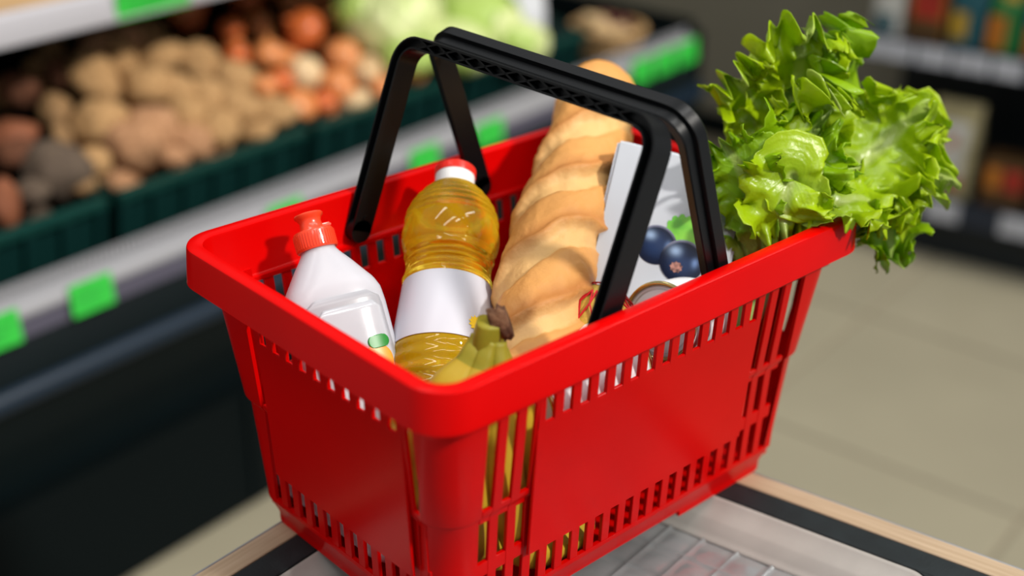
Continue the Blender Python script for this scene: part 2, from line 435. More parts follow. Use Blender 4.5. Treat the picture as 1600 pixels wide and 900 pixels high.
for i in range(30):
    a = random.uniform(.90, 1.27); v = random.uniform(1.25, 1.58); z = -.16 + .5 * (v - 1.22) - random.uniform(.045, .06)
    s = .066 * random.uniform(.85, 1.15)
    put_onion(STORE @ Vector((a, v, z)), s, s, random.choice((0, 1, 1, 1)), 'orange onion lying deeper in the onion heap, half hidden')

# cabbages
M_cab = [mat('cabbage_leaf_pale', (.66, .70, .36), .45, .4, col2=(.50, .60, .22), vscale=5, bump=.2, bscale=14),
         mat('cabbage_leaf_green', (.42, .56, .15), .45, .4, col2=(.33, .47, .09), vscale=5, bump=.2, bscale=14)]
M_cabv = mat('cabbage_rib', (.74, .77, .50), .5)
def cabbage(p, w, h, k, label):
    root = empty('cabbage', p); root.rotation_euler = (random.uniform(-.4, .4), random.uniform(-.3, .3), random.uniform(0, 6)); root.scale = (w, w, h)
    tag(root, label, 'cabbage', 'cabbages in the crate')
    frombm('head', lumpy(k + 3, amp=.10, sub=3), M_cab[k], root, True)
    for j in range(5):
        th0 = j * 1.257; vs = []; fs = []; n = 10
        for a in range(n + 1):
            for b in range(n + 1):
                s = a / n; t = b / n * 2 - 1
                lat = -1.35 + s * 2.1; wdt = 1.0 * (1 - .55 * s * s)
                lon = th0 + t * wdt + .1 * s
                r = .515 + .012 * j % .03 + .03 * s ** 3 * abs(t) + .012 * sin(9 * t + 5 * s + j)
                vs.append((r * cos(lat) * cos(lon), r * cos(lat) * sin(lon), r * sin(lat) * 1.0))
        for a in range(n):
            for b in range(n): fs.append((a * (n + 1) + b, a * (n + 1) + b + 1, (a + 1) * (n + 1) + b + 1, (a + 1) * (n + 1) + b))
        lf = mesh('outer_leaf', vs, fs, M_cab[(k + j) % 2 if j % 3 == 0 else k], root, True)
        sm = lf.modifiers.new('thick', 'SOLIDIFY'); sm.thickness = .012
CBL = ['largest pale cabbage at the left of the cabbage crate', 'wide green cabbage behind the handle top', 'pale cabbage just above the handle crossbar',
       'flattened pale cabbage at the crate front, right', 'small green cabbage low behind the handle corner', 'green cabbage at the far left back of the crate']
for i, (x, y, z, w, h, k) in enumerate(VEG['cab']): cabbage((x, y, z), w * 1.02, max(h, w * .72), k, CBL[i])

# white paper bag and wicker basket at the far end of the display
M_bag = mat('white_paper_bag', (.68, .70, .74), .6, .3, var=.12, vscale=14, bump=.4, bscale=18)
bgp = STORE @ Vector((1.640, 1.33, -.130))
rings = []
for i in range(13):
    s = i / 12; r = []
    for j in range(28):
        a = 2 * pi * j / 28
        wx = .095 * (1 - .25 * s); wy = .07 * (1 - .75 * s * s) + .004
        k = (abs(cos(a)) ** 4 + abs(sin(a)) ** 4) ** -.25
        nn = .006 * noise.noise(Vector((cos(a) * 3, sin(a) * 3, s * 5)))
        r.append(STORE.to_3x3() @ Vector(((wx + nn) * cos(a) * k, (wy + nn) * sin(a) * k, -.08 + .26 * s)))
    rings.append(r)
v, f = loft(rings); o = mesh('paper_bag', v, f, M_bag, None, True); o.location = bgp
tag(o, 'crumpled white bag standing between the cabbages and the wicker basket', 'bag')

M_wick = mat('wicker', (.56, .36, .17), .7, .3, col2=(.40, .24, .10), vscale=30)
wb = empty('wicker_basket', STORE @ Vector((1.955, 1.255, -.308))); wb.scale = (.78, .78, .62); tag(wb, 'round tan wicker basket at the far end of the display rail', 'basket')
for k in range(11):
    z = .006 + k * .0125; R = .082 + .026 * k / 10
    pts = [Vector(((R + .003 * (1 if (q + k) % 2 else -1)) * cos(2 * pi * q / 36), (R + .003 * (1 if (q + k) % 2 else -1)) * sin(2 * pi * q / 36), z)) for q in range(37)]
    v, f = tube(pts, .0068, 6, True); mesh('woven_strand', v, f, M_wick, wb, True)
for k in range(18):
    a = 2 * pi * k / 18
    v, f = tube([Vector((.08 * cos(a), .08 * sin(a), 0)), Vector((.108 * cos(a), .108 * sin(a), .135))], .0045, 6); mesh('stake', v, f, M_wick, wb, True)
pts = [Vector((.113 * cos(2 * pi * q / 48), .113 * sin(2 * pi * q / 48), .142 + .002 * (q % 2))) for q in range(49)]
v, f = tube(pts, .013, 8, True); mesh('rim', v, f, M_wick, wb, True)
v, f = lathe([(.001, .002), (.080, .002), (.080, .008), (.001, .008)], 24); mesh('bottom', v, f, M_wick, wb)
M_ging = mat('ginger_skin', (.60, .44, .24), .7, .2, col2=(.48, .32, .16), vscale=20, bump=.2)
M_maroon = mat('beet_skin', (.07, .012, .016), .5, .3)
gme = lumpy(9, amp=.3, sub=3); go = frombm('ginger_root', gme, M_ging, None, True); gme = go.data; bpy.data.objects.remove(go)
mme = frombm('beetroot', lumpy(5, amp=.15), M_maroon, None, True); md = mme.data; bpy.data.objects.remove(mme)
for i, (dx, dy, dz, sx, sy, sz) in enumerate(((-.055, -.03, .155, .085, .06, .05), (-.02, .03, .160, .08, .06, .05), (-.045, .05, .165, .07, .05, .05), (-.01, -.05, .135, .08, .06, .05))):
    o = link(bpy.data.objects.new('ginger_root', gme)); o.location = wb.location + Vector((dx * .78, dy * .78, dz * .62)); o.scale = (sx * .78, sy * .78, sz * .7); o.rotation_euler = (.2 * i, .3, i * 1.1)
    tag(o, ('pale ginger piece at the left of the wicker basket', 'pale ginger piece in the middle of the wicker basket', 'pale ginger piece at the back left of the wicker basket', 'pale ginger piece low at the front inside the wicker basket')[i], 'ginger', 'ginger in the wicker basket')
for i, (dx, dy, dz) in enumerate(((.055, -.005, .145), (.03, .05, .150))):
    o = link(bpy.data.objects.new('beetroot', md)); o.location = wb.location + Vector((dx * .78, dy * .78, dz * .62)); o.scale = (.055, .05, .042)
    tag(o, ('dark maroon beet at the right in the wicker basket', 'dark maroon beet at the back of the wicker basket')[i], 'beet', 'beets in the wicker basket')

# ------------------------------------------------------------------ shelf unit on the right
GA = radians(-75.5)
gs = Vector((cos(GA), sin(GA), 0)); gd = Vector((cos(GA + pi / 2), sin(GA + pi / 2), 0))
go_ = STORE @ Vector((2.5, .82, 0)); go_.z = 0
GM = frame(go_, gs, gd, Zx)
gon = empty('shelf_unit', GM @ Vector((0, .2, ZF))); tag(gon, 'dark grocery shelf unit with two price rails at the right', 'shelf unit')
M_gdark = mat('dark_shelf_metal', (.006, .010, .013), .5, .4)
M_gnavy = mat('navy_shelf_edge', (.018, .026, .045), .4, .4)
M_gcard = mat('grey_white_price_card', (.60, .62, .70), .5, .3, var=.25, vscale=25)
def gbox(name, b, m, parent=gon, bevel=0.):
    o = boxo(name, *b, m, None, bevel, M=GM); return adopt(o, parent)
gbox('base', (0, 1.8, .03, .42, ZF, -.74), M_gdark)
gbox('lower_shelf', (0, 1.8, .004, .42, -.738, -.672), M_gdark)
gbox('upper_shelf', (0, 1.8, .004, .36, -.325, -.272), M_gdark)
gbox('top_shelf', (0, 1.8, .004, .36, .12, .16), M_gdark)
gbox('back_panel', (0, 1.8, .42, .44, ZF, .5), M_gdark)
gbox('shelf_edge', (0, 1.8, -.004, .003, -.735, -.668), M_gnavy)
gbox('shelf_edge', (0, 1.8, -.004, .003, -.325, -.268), M_gnavy)
for s0, s1 in ((.015, .14), (.15, .235), (.245, .335), (.345, .42), (.47, .60), (.62, .8)):
    gbox('price_card', (s0, s1, -.007, -.0045, -.322, -.272), M_gcard)
for s0, s1 in ((.02, .06), (.235, .325), (.432, .56), (.66, .78)):
    gbox('price_card', (s0, s1, -.007, -.0045, -.730, -.675), M_gcard)

def pack(s, w, d, h, z, m, label, bands=(), kind='bag', y0=.03):
    M = GM @ Matrix.Translation((s, y0, z))
    root = empty('grocery_pack', M @ Vector((w / 2, d / 2, 0))); tag(root, label, 'grocery pack')
    rings = []
    for i in range(9):
        q = i / 8; r = []
        dd = d * (1 if kind == 'box' else (1 - .8 * max(0, q - .55) / .45)) * .5
        ww = w * (.5 if kind == 'box' else .5 - .03 * sin(q * pi * 3) ** 2)
        for a, b in ((-1, -1), (-.5, -1.08), (0, -1.1), (.5, -1.08), (1, -1), (1, 1), (-1, 1)):
            r.append(M @ Vector((w / 2 + a * ww, d / 2 + b * dd * (1 if kind == 'box' else 1.1), q * h)))
        rings.append(r)
    v, f = loft(rings); adopt(mesh('pack_body', v, f, m, None, True, 50), root)
    for nm, bz0, bz1, bx0, bx1, bm_ in bands:
        bm = bmesh.new()
        nseg = 4
        for k in range(nseg):
            q0 = bz0 + (bz1 - bz0) * k / nseg; q1 = bz0 + (bz1 - bz0) * (k + 1) / nseg
            def dep(q): return d / 2 - (d * (1 if kind == 'box' else (1 - .8 * max(0, q - .55) / .45)) * .5) * (1.11 if kind == 'box' else 1.22) - .001
            hexa(bm, [M @ Vector(p) for p in ((bx0 * w, dep(q0), q0 * h), (bx1 * w, dep(q0), q0 * h), (bx1 * w, dep(q0) + .002, q0 * h), (bx0 * w, dep(q0) + .002, q0 * h),
                                             (bx0 * w, dep(q1), q1 * h), (bx1 * w, dep(q1), q1 * h), (bx1 * w, dep(q1) + .002, q1 * h), (bx0 * w, dep(q1) + .002, q1 * h))])
        adopt(frombm(nm, bm, bm_), root)
    return root
mk = lambda n, c, r=.45: mat(n, tuple(min(.9, 1.6 * x) for x in c), r, .4, var=.25, vscale=18)
pw = mk('pack_white', (.42, .42, .40)); pt = mk('pack_teal', (.01, .07, .09)); pamb = mk('pack_amber', (.22, .10, .012)); pred = mk('pack_red', (.28, .02, .012))
pblue = mk('pack_blue', (.008, .03, .14)); pgr = mk('pack_green', (.01, .13, .03)); pyel = mk('pack_yellow', (.36, .22, .02)); por = mk('pack_orange', (.36, .12, .012)); pbei = mk('pack_beige', (.30, .26, .14)); pbrown = mk('pack_brown', (.07, .035, .012)); pdk = mk('pack_dark', (.015, .02, .018))
zu = -.271; zl = -.671
pack(.015, .075, .06, .25, zu, pw, 'white carton with teal foot at the left end of the upper shelf', [('teal_band', .02, .22, .1, .7, pt), ('printed_disc', .45, .7, .2, .6, pbei)], 'box')
pack(.105, .095, .06, .27, zu, pamb, 'amber bag with red front beside the white carton', [('red_panel', .22, .95, .12, .9, pred), ('brown_foot', .0, .2, .05, .95, pbrown)])
pack(.215, .085, .06, .20, zu, pt, 'teal bag with yellow lower corner on the upper shelf', [('yellow_corner', .12, .45, .05, .5, pyel)])
pack(.31, .080, .06, .19, zu, pgr, 'green bag with orange yellow picture on the upper shelf', [('orange_picture', .05, .5, .0, .55, por), ('yellow_cap', .7, .95, .3, .8, pyel)])
pack(.40, .090, .06, .19, zu, pblue, 'blue bag with an orange lower half on the upper shelf', [('orange_picture', .02, .42, .05, .7, por)])
pack(.50, .090, .06, .20, zu, pblue, 'blue bag with orange top at the right photo edge', [('orange_top', .55, .85, .1, .9, por)])
pack(.60, .090, .06, .20, zu, pamb, 'amber bag beyond the blue one with orange top', [('red_panel', .3, .8, .2, .8, pred)])
pack(.02, .10, .06, .19, zl, pdk, 'dark pack hidden mostly by the lettuce on the lower shelf', [('beige_label', .2, .6, .2, .8, pbei)])
pack(.205, .125, .07, .25, zl, pbei, 'beige bag with white label on the lower shelf', [('white_label', .22, .8, .15, .82, pw), ('orange_mark', .55, .68, .42, .6, por), ('red_foot', .12, .24, .2, .8, pred)])
pack(.36, .11, .07, .13, zl, pbrown, 'low brown pack with orange and red front on the lower shelf', [('orange_mark', .35, .8, .08, .42, por), ('red_mark', .35, .8, .5, .95, pred)], 'box')
pack(.49, .10, .07, .16, zl, pdk, 'dark pack at the right photo edge on the lower shelf', [('yellow_mark', .1, .3, .1, .5, pyel)], 'box')
pack(.61, .10, .07, .16, zl, pbrown, 'brown pack beyond the dark one on the lower shelf', [('red_mark', .3, .7, .1, .9, pred)], 'box')

# ================================================================== COUNTER
counter = empty('checkout_counter', (.02, -.2, ZF)); tag(counter, 'counter with oak edging and black frame under the red basket', 'counter')
M_oak = mat('pale_oak', (.55, .40, .25), .5, .3)
nt = M_oak.node_tree; nn = nt.nodes; ll = nt.links
wv = nn.new('ShaderNodeTexNoise'); mp = nn.new('ShaderNodeMapping'); tcx = nn.new('ShaderNodeTexCoord'); rp = nn.new('ShaderNodeValToRGB')
mp.inputs['Scale'].default_value = (14, 14, 220); mp.inputs['Rotation'].default_value = (0, 0, 0)
ll.new(tcx.outputs['UV'], mp.inputs['Vector']); ll.new(mp.outputs[0], wv.inputs['Vector']); wv.inputs['Scale'].default_value = 1; wv.inputs['Detail'].default_value = 6
mp.inputs['Scale'].default_value = (9, 260, 1)
rp.color_ramp.elements[0].position = .3; rp.color_ramp.elements[1].position = .7
rp.color_ramp.elements[0].color = (.36, .265, .165, 1); rp.color_ramp.elements[1].color = (.47, .36, .245, 1)
ll.new(wv.outputs['Fac'], rp.inputs[0]); ll.new(rp.outputs[0], nn['Principled BSDF'].inputs['Base Color'])
M_frame = mat('black_counter_frame', (.010, .016, .018), .55, .4, bump=.15, bscale=400, var=.3, vscale=40)
M_steel = mat('grey_edge_strip', (.35, .36, .37), .35, .5, metal=.6)
# lines along the far edge (direction dl) and the right edge (direction dr)
dl = Vector((.9890, .1480, 0)).normalized(); dr = Vector((.0533, -.2291, 0)).normalized()
nl = Vector((-dl.y, dl.x, 0)); nr = Vector((-dr.y, dr.x, 0))       # outward normals
pl0 = Vector((-.2737, .087, 0)); pr0 = Vector((.1682, -.1175, 0))
def meet(a, da, b, db):
    t = ((b - a).cross(db)).z / da.cross(db).z
    return a + da * t
def corner(off): return meet(pl0 - nl * off, dl, pr0 - nr * off, dr)
LL, LR = .75, .70
def band(name, o0, o1, z0, z1, m, bev=.0008):
    """two mitred strips of the counter edge between inset o0 and o1"""
    c0, c1 = corner(o0), corner(o1)
    for d, nrm, L in ((-dl, nl, LL), (dr, nr, LR)):
        e0 = c0 + d * L; e1 = c1 + d * (L - 0)
        bm = bmesh.new()
        P = [c0, e0, e1, c1]
        hexa(bm, [Vector((p.x, p.y, z0)) for p in P] + [Vector((p.x, p.y, z1)) for p in P])
        if bev: bmesh.ops.bevel(bm, geom=list(bm.edges), offset=bev, segments=1, affect='EDGES')
        uvl = bm.loops.layers.uv.new('UVMap')
        for fc in bm.faces:
            for lp in fc.loops: lp[uvl].uv = ((lp.vert.co - c0).dot(d), (lp.vert.co - c0).dot(nrm))
        adopt(frombm(name, bm, m), counter)
bpy.context.view_layer.update()
band('edge_strip', -.0022, 0, -.032, -.0006, M_steel, .0004)
band('oak_edging', .0002, .0215, -.032, 0, M_oak)
band('black_frame', .0217, .0500, -.045, -.0003, M_frame, .0015)

# translucent tray with moulded squares, sunk into the frame
M_tray = mat('clear_tray_plastic', (.25, .265, .27), .20, .5, var=.25, vscale=25, bump=.10, bscale=35)
trn = M_tray.node_tree.nodes['Principled BSDF']
trn.inputs['Transmission Weight'].default_value = .15; trn.inputs['Coat Weight'].default_value = .15
tb = corner(.0500)
ex = -dl; ey = dr
# tray edge: rounded quadrilateral in (a,b) coordinates measured from the far corner along -dl and dr
TA, TB = .62, .402
def tp(a, b, z):
    p = tb + ex * a + ey * b; return Vector((p.x, p.y, z))
def rrect(a0, a1, b0, b1, r, n=8):
    out = []
    for cx, cy, s0 in ((a1 - r, b1 - r, 0), (a0 + r, b1 - r, 90), (a0 + r, b0 + r, 180), (a1 - r, b0 + r, 270)):
        for i in range(n + 1):
            t = radians(s0 + 90 * i / n); out.append((cx + r * cos(t), cy + r * sin(t)))
    return out
M_flange = mat('tray_flange', (.40, .39, .36), .25, .45, var=.1, vscale=25, bump=.06, bscale=30)
tray = empty('tray_root', (tb.x, tb.y, 0)); tray.name = 'coin_tray'
tag(tray, 'translucent grey plastic tray with moulded squares set in the black counter frame', 'tray')
steps = [(0, -.0015, .020), (.002, -.004, .019), (.010, -.010, .017), (.016, -.013, .016), (.018, -.0145, .016), (.024, -.022, .014), (.0275, -.0262, .012), (.031, -.0275, .010)]
rings = [[tp(a, b, z) for a, b in rrect(o, TA - o, o, TB - o, r)] for o, z, r in steps]
v, f = loft(rings, True, False)
o = adopt(mesh('tray_rim', v, f, M_flange, None, True, 50), tray)
sm = o.modifiers.new('thick', 'SOLIDIFY'); sm.thickness = .0018
# pillows
q0 = .027; pit = .0335
na = int((TA - 2 * q0) / pit); nb = int((TB - 2 * q0) / pit + .999)
pa = (TA - 2 * q0) / na; pb = (TB - 2 * q0) / nb
pil_me = None
for i in range(na):
    for j in range(nb):
        vs = []; fs = []; n = 10; tx, ty = random.uniform(-1, 1) + .8, random.uniform(-1, 1) - .6
        a0 = q0 + i * pa; b0 = q0 + j * pb
        for s in range(n + 1):
            for t in range(n + 1):
                x = s / n; y = t / n
                env = max(0, sin(pi * x) * sin(pi * y)) ** .35; hgt = (.0022 * (1 - (2 * x - 1) ** 2) * (1 - (2 * y - 1) ** 2) + .0017 * (tx * (x - .5) + ty * (y - .5))) * env + .0019 * exp(-(min(x, 1 - x, y, 1 - y) / .06) ** 2)
                vs.append(tp(a0 + x * pa, b0 + y * pb, -.027 + hgt) - Vector((tb.x, tb.y, 0)))
        for s in range(n):
            for t in range(n): fs.append((s * (n + 1) + t, s * (n + 1) + t + 1, (s + 1) * (n + 1) + t + 1, (s + 1) * (n + 1) + t))
        o = mesh('moulded_square', vs, fs, M_tray, tray, True)
bm = bmesh.new(); P = [tp(q0, q0, -.034), tp(TA - q0, q0, -.034), tp(TA - q0, TB - q0, -.034), tp(q0, TB - q0, -.034)]
hexa(bm, P + [p + Vector((0, 0, .003)) for p in P]); adopt(frombm('tray_floor', bm, M_white), tray)
for k in range(9):
    b = .028 + k * .0195 * 1.0
    if b > TB - .03: break
for k in range(10):
    b = .03 + k * .036
    v, f = tube([tp(.0015, b, -.003), tp(.009, b + .001, -.0095), tp(.016, b, -.0125), tp(.022, b + .001, -.019), tp(.0265, b, -.0255)], .0012, 6)
    adopt(mesh('moulded_rib', v, f, M_tray, None, True), tray)
for k in range(14):
    a = .04 + k * .042
    v, f = tube([tp(a, .0015, -.003), tp(a, .009, -.0095), tp(a, .016, -.0125), tp(a, .0265, -.0255)], .0012, 6)
    adopt(mesh('moulded_rib', v, f, M_tray, None, True), tray)
# frame beyond the tray (with the rounded opening) and the counter below
def poly_ring(name, outer, inner, z0, z1, m, par):
    n = len(outer); vs = []; fs = []
    for ring, z in ((outer, z1), (inner, z1), (inner, z0), (outer, z0)):
        vs += [Vector((p.x, p.y, z)) for p in ring]
    for k in range(4):
        k2 = (k + 1) % 4
        for i in range(n):
            j = (i + 1) % n; fs.append((k * n + i, k * n + j, k2 * n + j, k2 * n + i))
    return adopt(mesh(name, vs, fs, m), par)
inn = rrect(-.0005, TA + .0005, -.0005, TB + .0005, .020)
out = [(max(-.0003, min(TA + .1, a if -.0003 <= a <= TA + .1 else a)), b) for a, b in rrect(-.0003, TA + .12, -.0003, TB + .45, .0005)]
poly_ring('black_surround', [tp(a, b, 0) for a, b in out], [tp(a, b, 0) for a, b in inn], -.045, -.0005, M_frame, counter)
bm = bmesh.new(); P = [corner(.03), corner(.03) - dl * .7, corner(.03) - dl * .7 + dr * .62, corner(.03) + dr * .62]
hexa(bm, [Vector((p.x, p.y, -.06)) for p in P] + [Vector((p.x, p.y, -.046)) for p in P]); adopt(frombm('counter_board', bm, M_frame), counter)
P = [corner(.12), corner(.12) - dl * .55, corner(.12) - dl * .55 + dr * .45, corner(.12) + dr * .45]
bm = bmesh.new(); hexa(bm, [Vector((p.x, p.y, ZF + .005)) for p in P] + [Vector((p.x, p.y, -.06)) for p in P]); adopt(frombm('counter_cabinet', bm, M_frame), counter)

# ================================================================== SHOPPING BASKET
BL, BW, BH = .46, .3155, .25
hl, hw = BL / 2, BW / 2
DZ = [(0, .0435), (.009, .043), (.026, .0355), (.118, .029), (.122, .026), (.22, .0145), (.25, .011)]
def D(z):
    for (a, da), (b, db) in zip(DZ, DZ[1:]):
        if z <= b: return da + (db - da) * (z - a) / (b - a)
    return DZ[-1][1]
def PD(z): return .0272 + (z - .062) * (.0166 - .0272) / (.2 - .062)     # the smooth label panels
basket = empty('shopping_basket', (0, 0, 0)); tag(basket, 'red plastic shopping basket with two black handles on the counter', 'shopping basket')
def wp(side, s, z, d):
    if side == 'front': return Vector((s, -(hw - d), z))
    if side == 'rear': return Vector((s, hw - d, z))
    if side == 'near': return Vector((-(hl - d), s, z))
    return Vector((hl - d, s, z))
def strip(name, side, sa, sb, zs, fn=D, t=.0032, mtl=None, bev=.0006):
    """a bar on one wall: sa,sb are functions of z, zs the heights it passes"""
    bm = bmesh.new(); rings = []
    for z in zs:
        a, b = sa(z), sb(z); d = fn(z)
        rings.append([bm.verts.new(wp(side, a, z, d)), bm.verts.new(wp(side, b, z, d)), bm.verts.new(wp(side, b, z, d + t)), bm.verts.new(wp(side, a, z, d + t))])
    for r0, r1 in zip(rings, rings[1:]):
        for j in range(4):
            k = (j + 1) % 4; bm.faces.new((r0[j], r0[k], r1[k], r1[j]))
    bm.faces.new(rings[0]); bm.faces.new(rings[-1])
    if bev:
        bmesh.ops.recalc_face_normals(bm, faces=bm.faces)
        bmesh.ops.bevel(bm, geom=list(bm.edges), offset=bev, segments=1, affect='EDGES')
    return frombm(name, bm, mtl or M_red, basket, True, 40)

def rr(d, r, n=10):
    """rounded rectangle at inset d, counter-clockwise"""
    out = []; l, w = hl - d, hw - d; r = max(r, .002)
    for cx, cy, s0 in ((l - r, w - r, 0), (-l + r, w - r, 90), (-l + r, -w + r, 180), (l - r, -w + r, 270)):
        for i in range(n + 1):
            a = radians(s0 + 90 * i / n); out.append((cx + r * cos(a), cy + r * sin(a)))
    return out
def sweep_rect(name, prof, R0, m=M_red, closed=True, sharp=40):
    rings = [[Vector((x, y, z)) for x, y in rr(d, R0 - d)] for d, z in prof]
    n = len(rings[0]); v = [p for r in rings for p in r]; f = []
    K = len(rings)
    for i in range(K if closed else K - 1):
        i2 = (i + 1) % K
        for j in range(n):
            k = (j + 1) % n; f.append((i * n + j, i * n + k, i2 * n + k, i2 * n + j))
    return mesh(name, v, f, m, basket, True, sharp)
sweep_rect('rim', [(-.0022, .2195), (-.0020, .2205), (-.0002, .2472), (.0004, .2492), (.0018, .25), (.0108, .25), (.0122, .2492), (.0128, .2472),
                   (.0166, .2095), (.0174, .2085), (.0204, .2075), (.0206, .2065), (.0206, .2040), (.0200, .2034), (.0158, .2034), (.0142, .2195)], .030)
# drifting slot layout measured on the moulding
def dr_(z): return .032 * (.2 - z)
PITCH = .01715
panel_cols = [-.1155 + PITCH * k for k in range(14)]
SH = .0043          # half a slot
zA = [.2040, .16, .126]; zB = [.114, .078]; zC = [.068, .045, .030]
def bars(side, cols_panel, cl, cr, s_lo, s_hi, pz0, pz1, pL, pR):
    """all the slats, cross bars and the panel of one wall"""
    d0 = .006 if side in ('front', 'rear') else .005
    f = lambda c: (lambda z: c + dr_(z))
    cols = cl + cols_panel + cr
    # smooth label panel
    strip('label_panel', side, lambda z: pL + dr_(z) * .6, lambda z: pR + dr_(z) * .6, [pz0, .09, .13, .16, pz1], PD, .0030, bev=.0007)
    # upper slats over the panel
    edges = [pL + .0] + [None] * 0
    for a, b in zip(cols_panel, cols_panel[1:]):
        strip('slat', side, lambda z, a=a: a + SH + dr_(z), lambda z, b=b: b - SH + dr_(z), [pz1 - .003, .2045], lambda z: PD(z) - .0002, .0034, bev=.0004)
        strip('slat', side, lambda z, a=a: a + SH + dr_(z), lambda z, b=b: b - SH + dr_(z), [.0285, .045, pz0 + .006], D, .0034, bev=.0005)
    a = cols_panel[0]; b = cols_panel[-1]
    strip('panel_post', side, lambda z: pL + dr_(z) * .6, lambda z: a - SH + dr_(z), [pz1 - .003, .2045], lambda z: PD(z) - .0001, .0033, bev=.0004)
    strip('panel_post', side, lambda z: b + SH + dr_(z), lambda z: pR + dr_(z) * .6, [pz1 - .003, .2045], lambda z: PD(z) - .0001, .0033, bev=.0004)
    # full height slats in the side zones
    allc = cl + [cols_panel[0]]
    zfull = [.0285, .07, .117, .1225, .16, .2045]
    for a, b in zip(allc, allc[1:]):
        strip('slat', side, lambda z, a=a: a + SH + dr_(z), lambda z, b=b: b - SH + dr_(z), zfull if b != cols_panel[0] else zfull, D, .0034, bev=.0005)
    allc = [cols_panel[-1]] + cr
    for a, b in zip(allc, allc[1:]):
        strip('slat', side, lambda z, a=a: a + SH + dr_(z), lambda z, b=b: b - SH + dr_(z), zfull, D, .0034, bev=.0005)
    # cross bars between post and panel
    for a, b in ((s_lo, pL + .008), (pR - .008, s_hi)):
        strip('cross_bar', side, lambda z: a, lambda z: b, [.1135, .1178, .1222, .1265], lambda z: D(z) + .0004, .0034, bev=.0004)
        strip('cross_bar', side, lambda z: a, lambda z: b, [.064, .0765], lambda z: D(z) + .0004, .0034, bev=.0004)

LZ = [-.1671, -.1499, -.1327]; RZ = [.1247, .1419, .1591]
S_LO, S_HI = -.169, .167
for side in ('front', 'rear'):
    bars(side, panel_cols, LZ, RZ, S_LO, S_HI, .0660, .1825, -.1265, .1165)
sp = [.0653 - PITCH * k for k in range(10)][::-1]
for side in ('near', 'far'):
    bars(side, sp, [-.1065], [.0830], -.109, .087, .0665, .1900, -.0985, .0740)

def post(sx, sy):
    """corner post with the shelf step half way up; sx, sy = +-1"""
    longs = (S_HI + SH + .0005) if sx > 0 else -(S_LO - SH + .0005)
    shorts = (.0830 + SH) if sy > 0 else (.1065 + SH)
    def path(d, z, R):
        l, w = hl - d, hw - d; ax = longs + sx * dr_(z); ay = shorts + sy * dr_(z)
        pts = [(ax, w)]
        for i in range(13):
            t = radians(90 - 90 * i / 12); pts.append((l - R + R * cos(t), w - R + R * sin(t)))
        pts.append((l, ay)); return [Vector((sx * x, sy * y, z)) for x, y in pts]
    zs = [.0275, .07, .1176, .1184, .1216, .1226, .16, .19, .215]
    v = []; f = []; n = 15
    for z in zs:
        v += path(D(z), z, .026); v += path(D(z) + .0032, z, .0228)
    def idx(k, side_, j): return k * 2 * n + side_ * n + j
    for k in range(len(zs) - 1):
        for j in range(n - 1):
            f.append((idx(k, 0, j), idx(k, 0, j + 1), idx(k + 1, 0, j + 1), idx(k + 1, 0, j)))
            f.append((idx(k, 1, j), idx(k + 1, 1, j), idx(k + 1, 1, j + 1), idx(k, 1, j + 1)))
        for j in (0, n - 1):
            f.append((idx(k, 0, j), idx(k + 1, 0, j), idx(k + 1, 1, j), idx(k, 1, j)))
    for k in (0, len(zs) - 1):
        for j in range(n - 1): f.append((idx(k, 0, j), idx(k, 1, j), idx(k, 1, j + 1), idx(k, 0, j + 1)))
    mesh('corner_post', v, f, M_red, basket, True, 30)
for sx in (-1, 1):
    for sy in (-1, 1): post(sx, sy)
# bottom: bevelled band, floor grid and feet
sweep_rect('base_band', [(.0350, .0305), (.0348, .0270), (.0355, .0250), (.0425, .0095), (.0428, .0060), (.0460, .0060), (.0462, .0100), (.0395, .0260), (.0386, .0305)], .062)
bm = bmesh.new(); box(bm, -hl + .044, hl - .044, -hw + .044, hw - .044, .0125, .0155); frombm('basket_floor', bm, M_red, basket)
for sx in (-1, 1):
    l, w = hl - .0432, hw - .0432
    bm = bmesh.new(); xa = .068 if sx > 0 else -.062
    pts = []
    R = .018
    for sy, rng in ((-1, range(0, 9)), (1, range(8, -1, -1))):
        for i in rng:
            t = radians(90 * i / 8)
            pts.append((sx * (l - R + R * sin(t)), sy * (w - R + R * cos(t))))
    outer = [(xa if sx > 0 else xa, -w)] + pts + [(xa, w)]
    inner = [(xa, -w + .003)] + [(x * .983 if abs(x) > .1 else x, y * .972) for x, y in pts] + [(xa, w - .003)]
    n = len(outer); v = []; f = []
    for ring, z in ((outer, .0095), (outer, .0), (inner, .0), (inner, .0095)): v += [Vector((x, y, z)) for x, y in ring]
    for k in range(4):
        k2 = (k + 1) % 4
        for j in range(n - 1): f.append((k * n + j, k * n + j + 1, k2 * n + j + 1, k2 * n + j))
    f.append((0, n, 2 * n, 3 * n)); f.append((n - 1, 2 * n - 1, 3 * n - 1, 4 * n - 1))
    bm.free(); mesh('foot_rail', v, f, M_red, basket, True, 35)

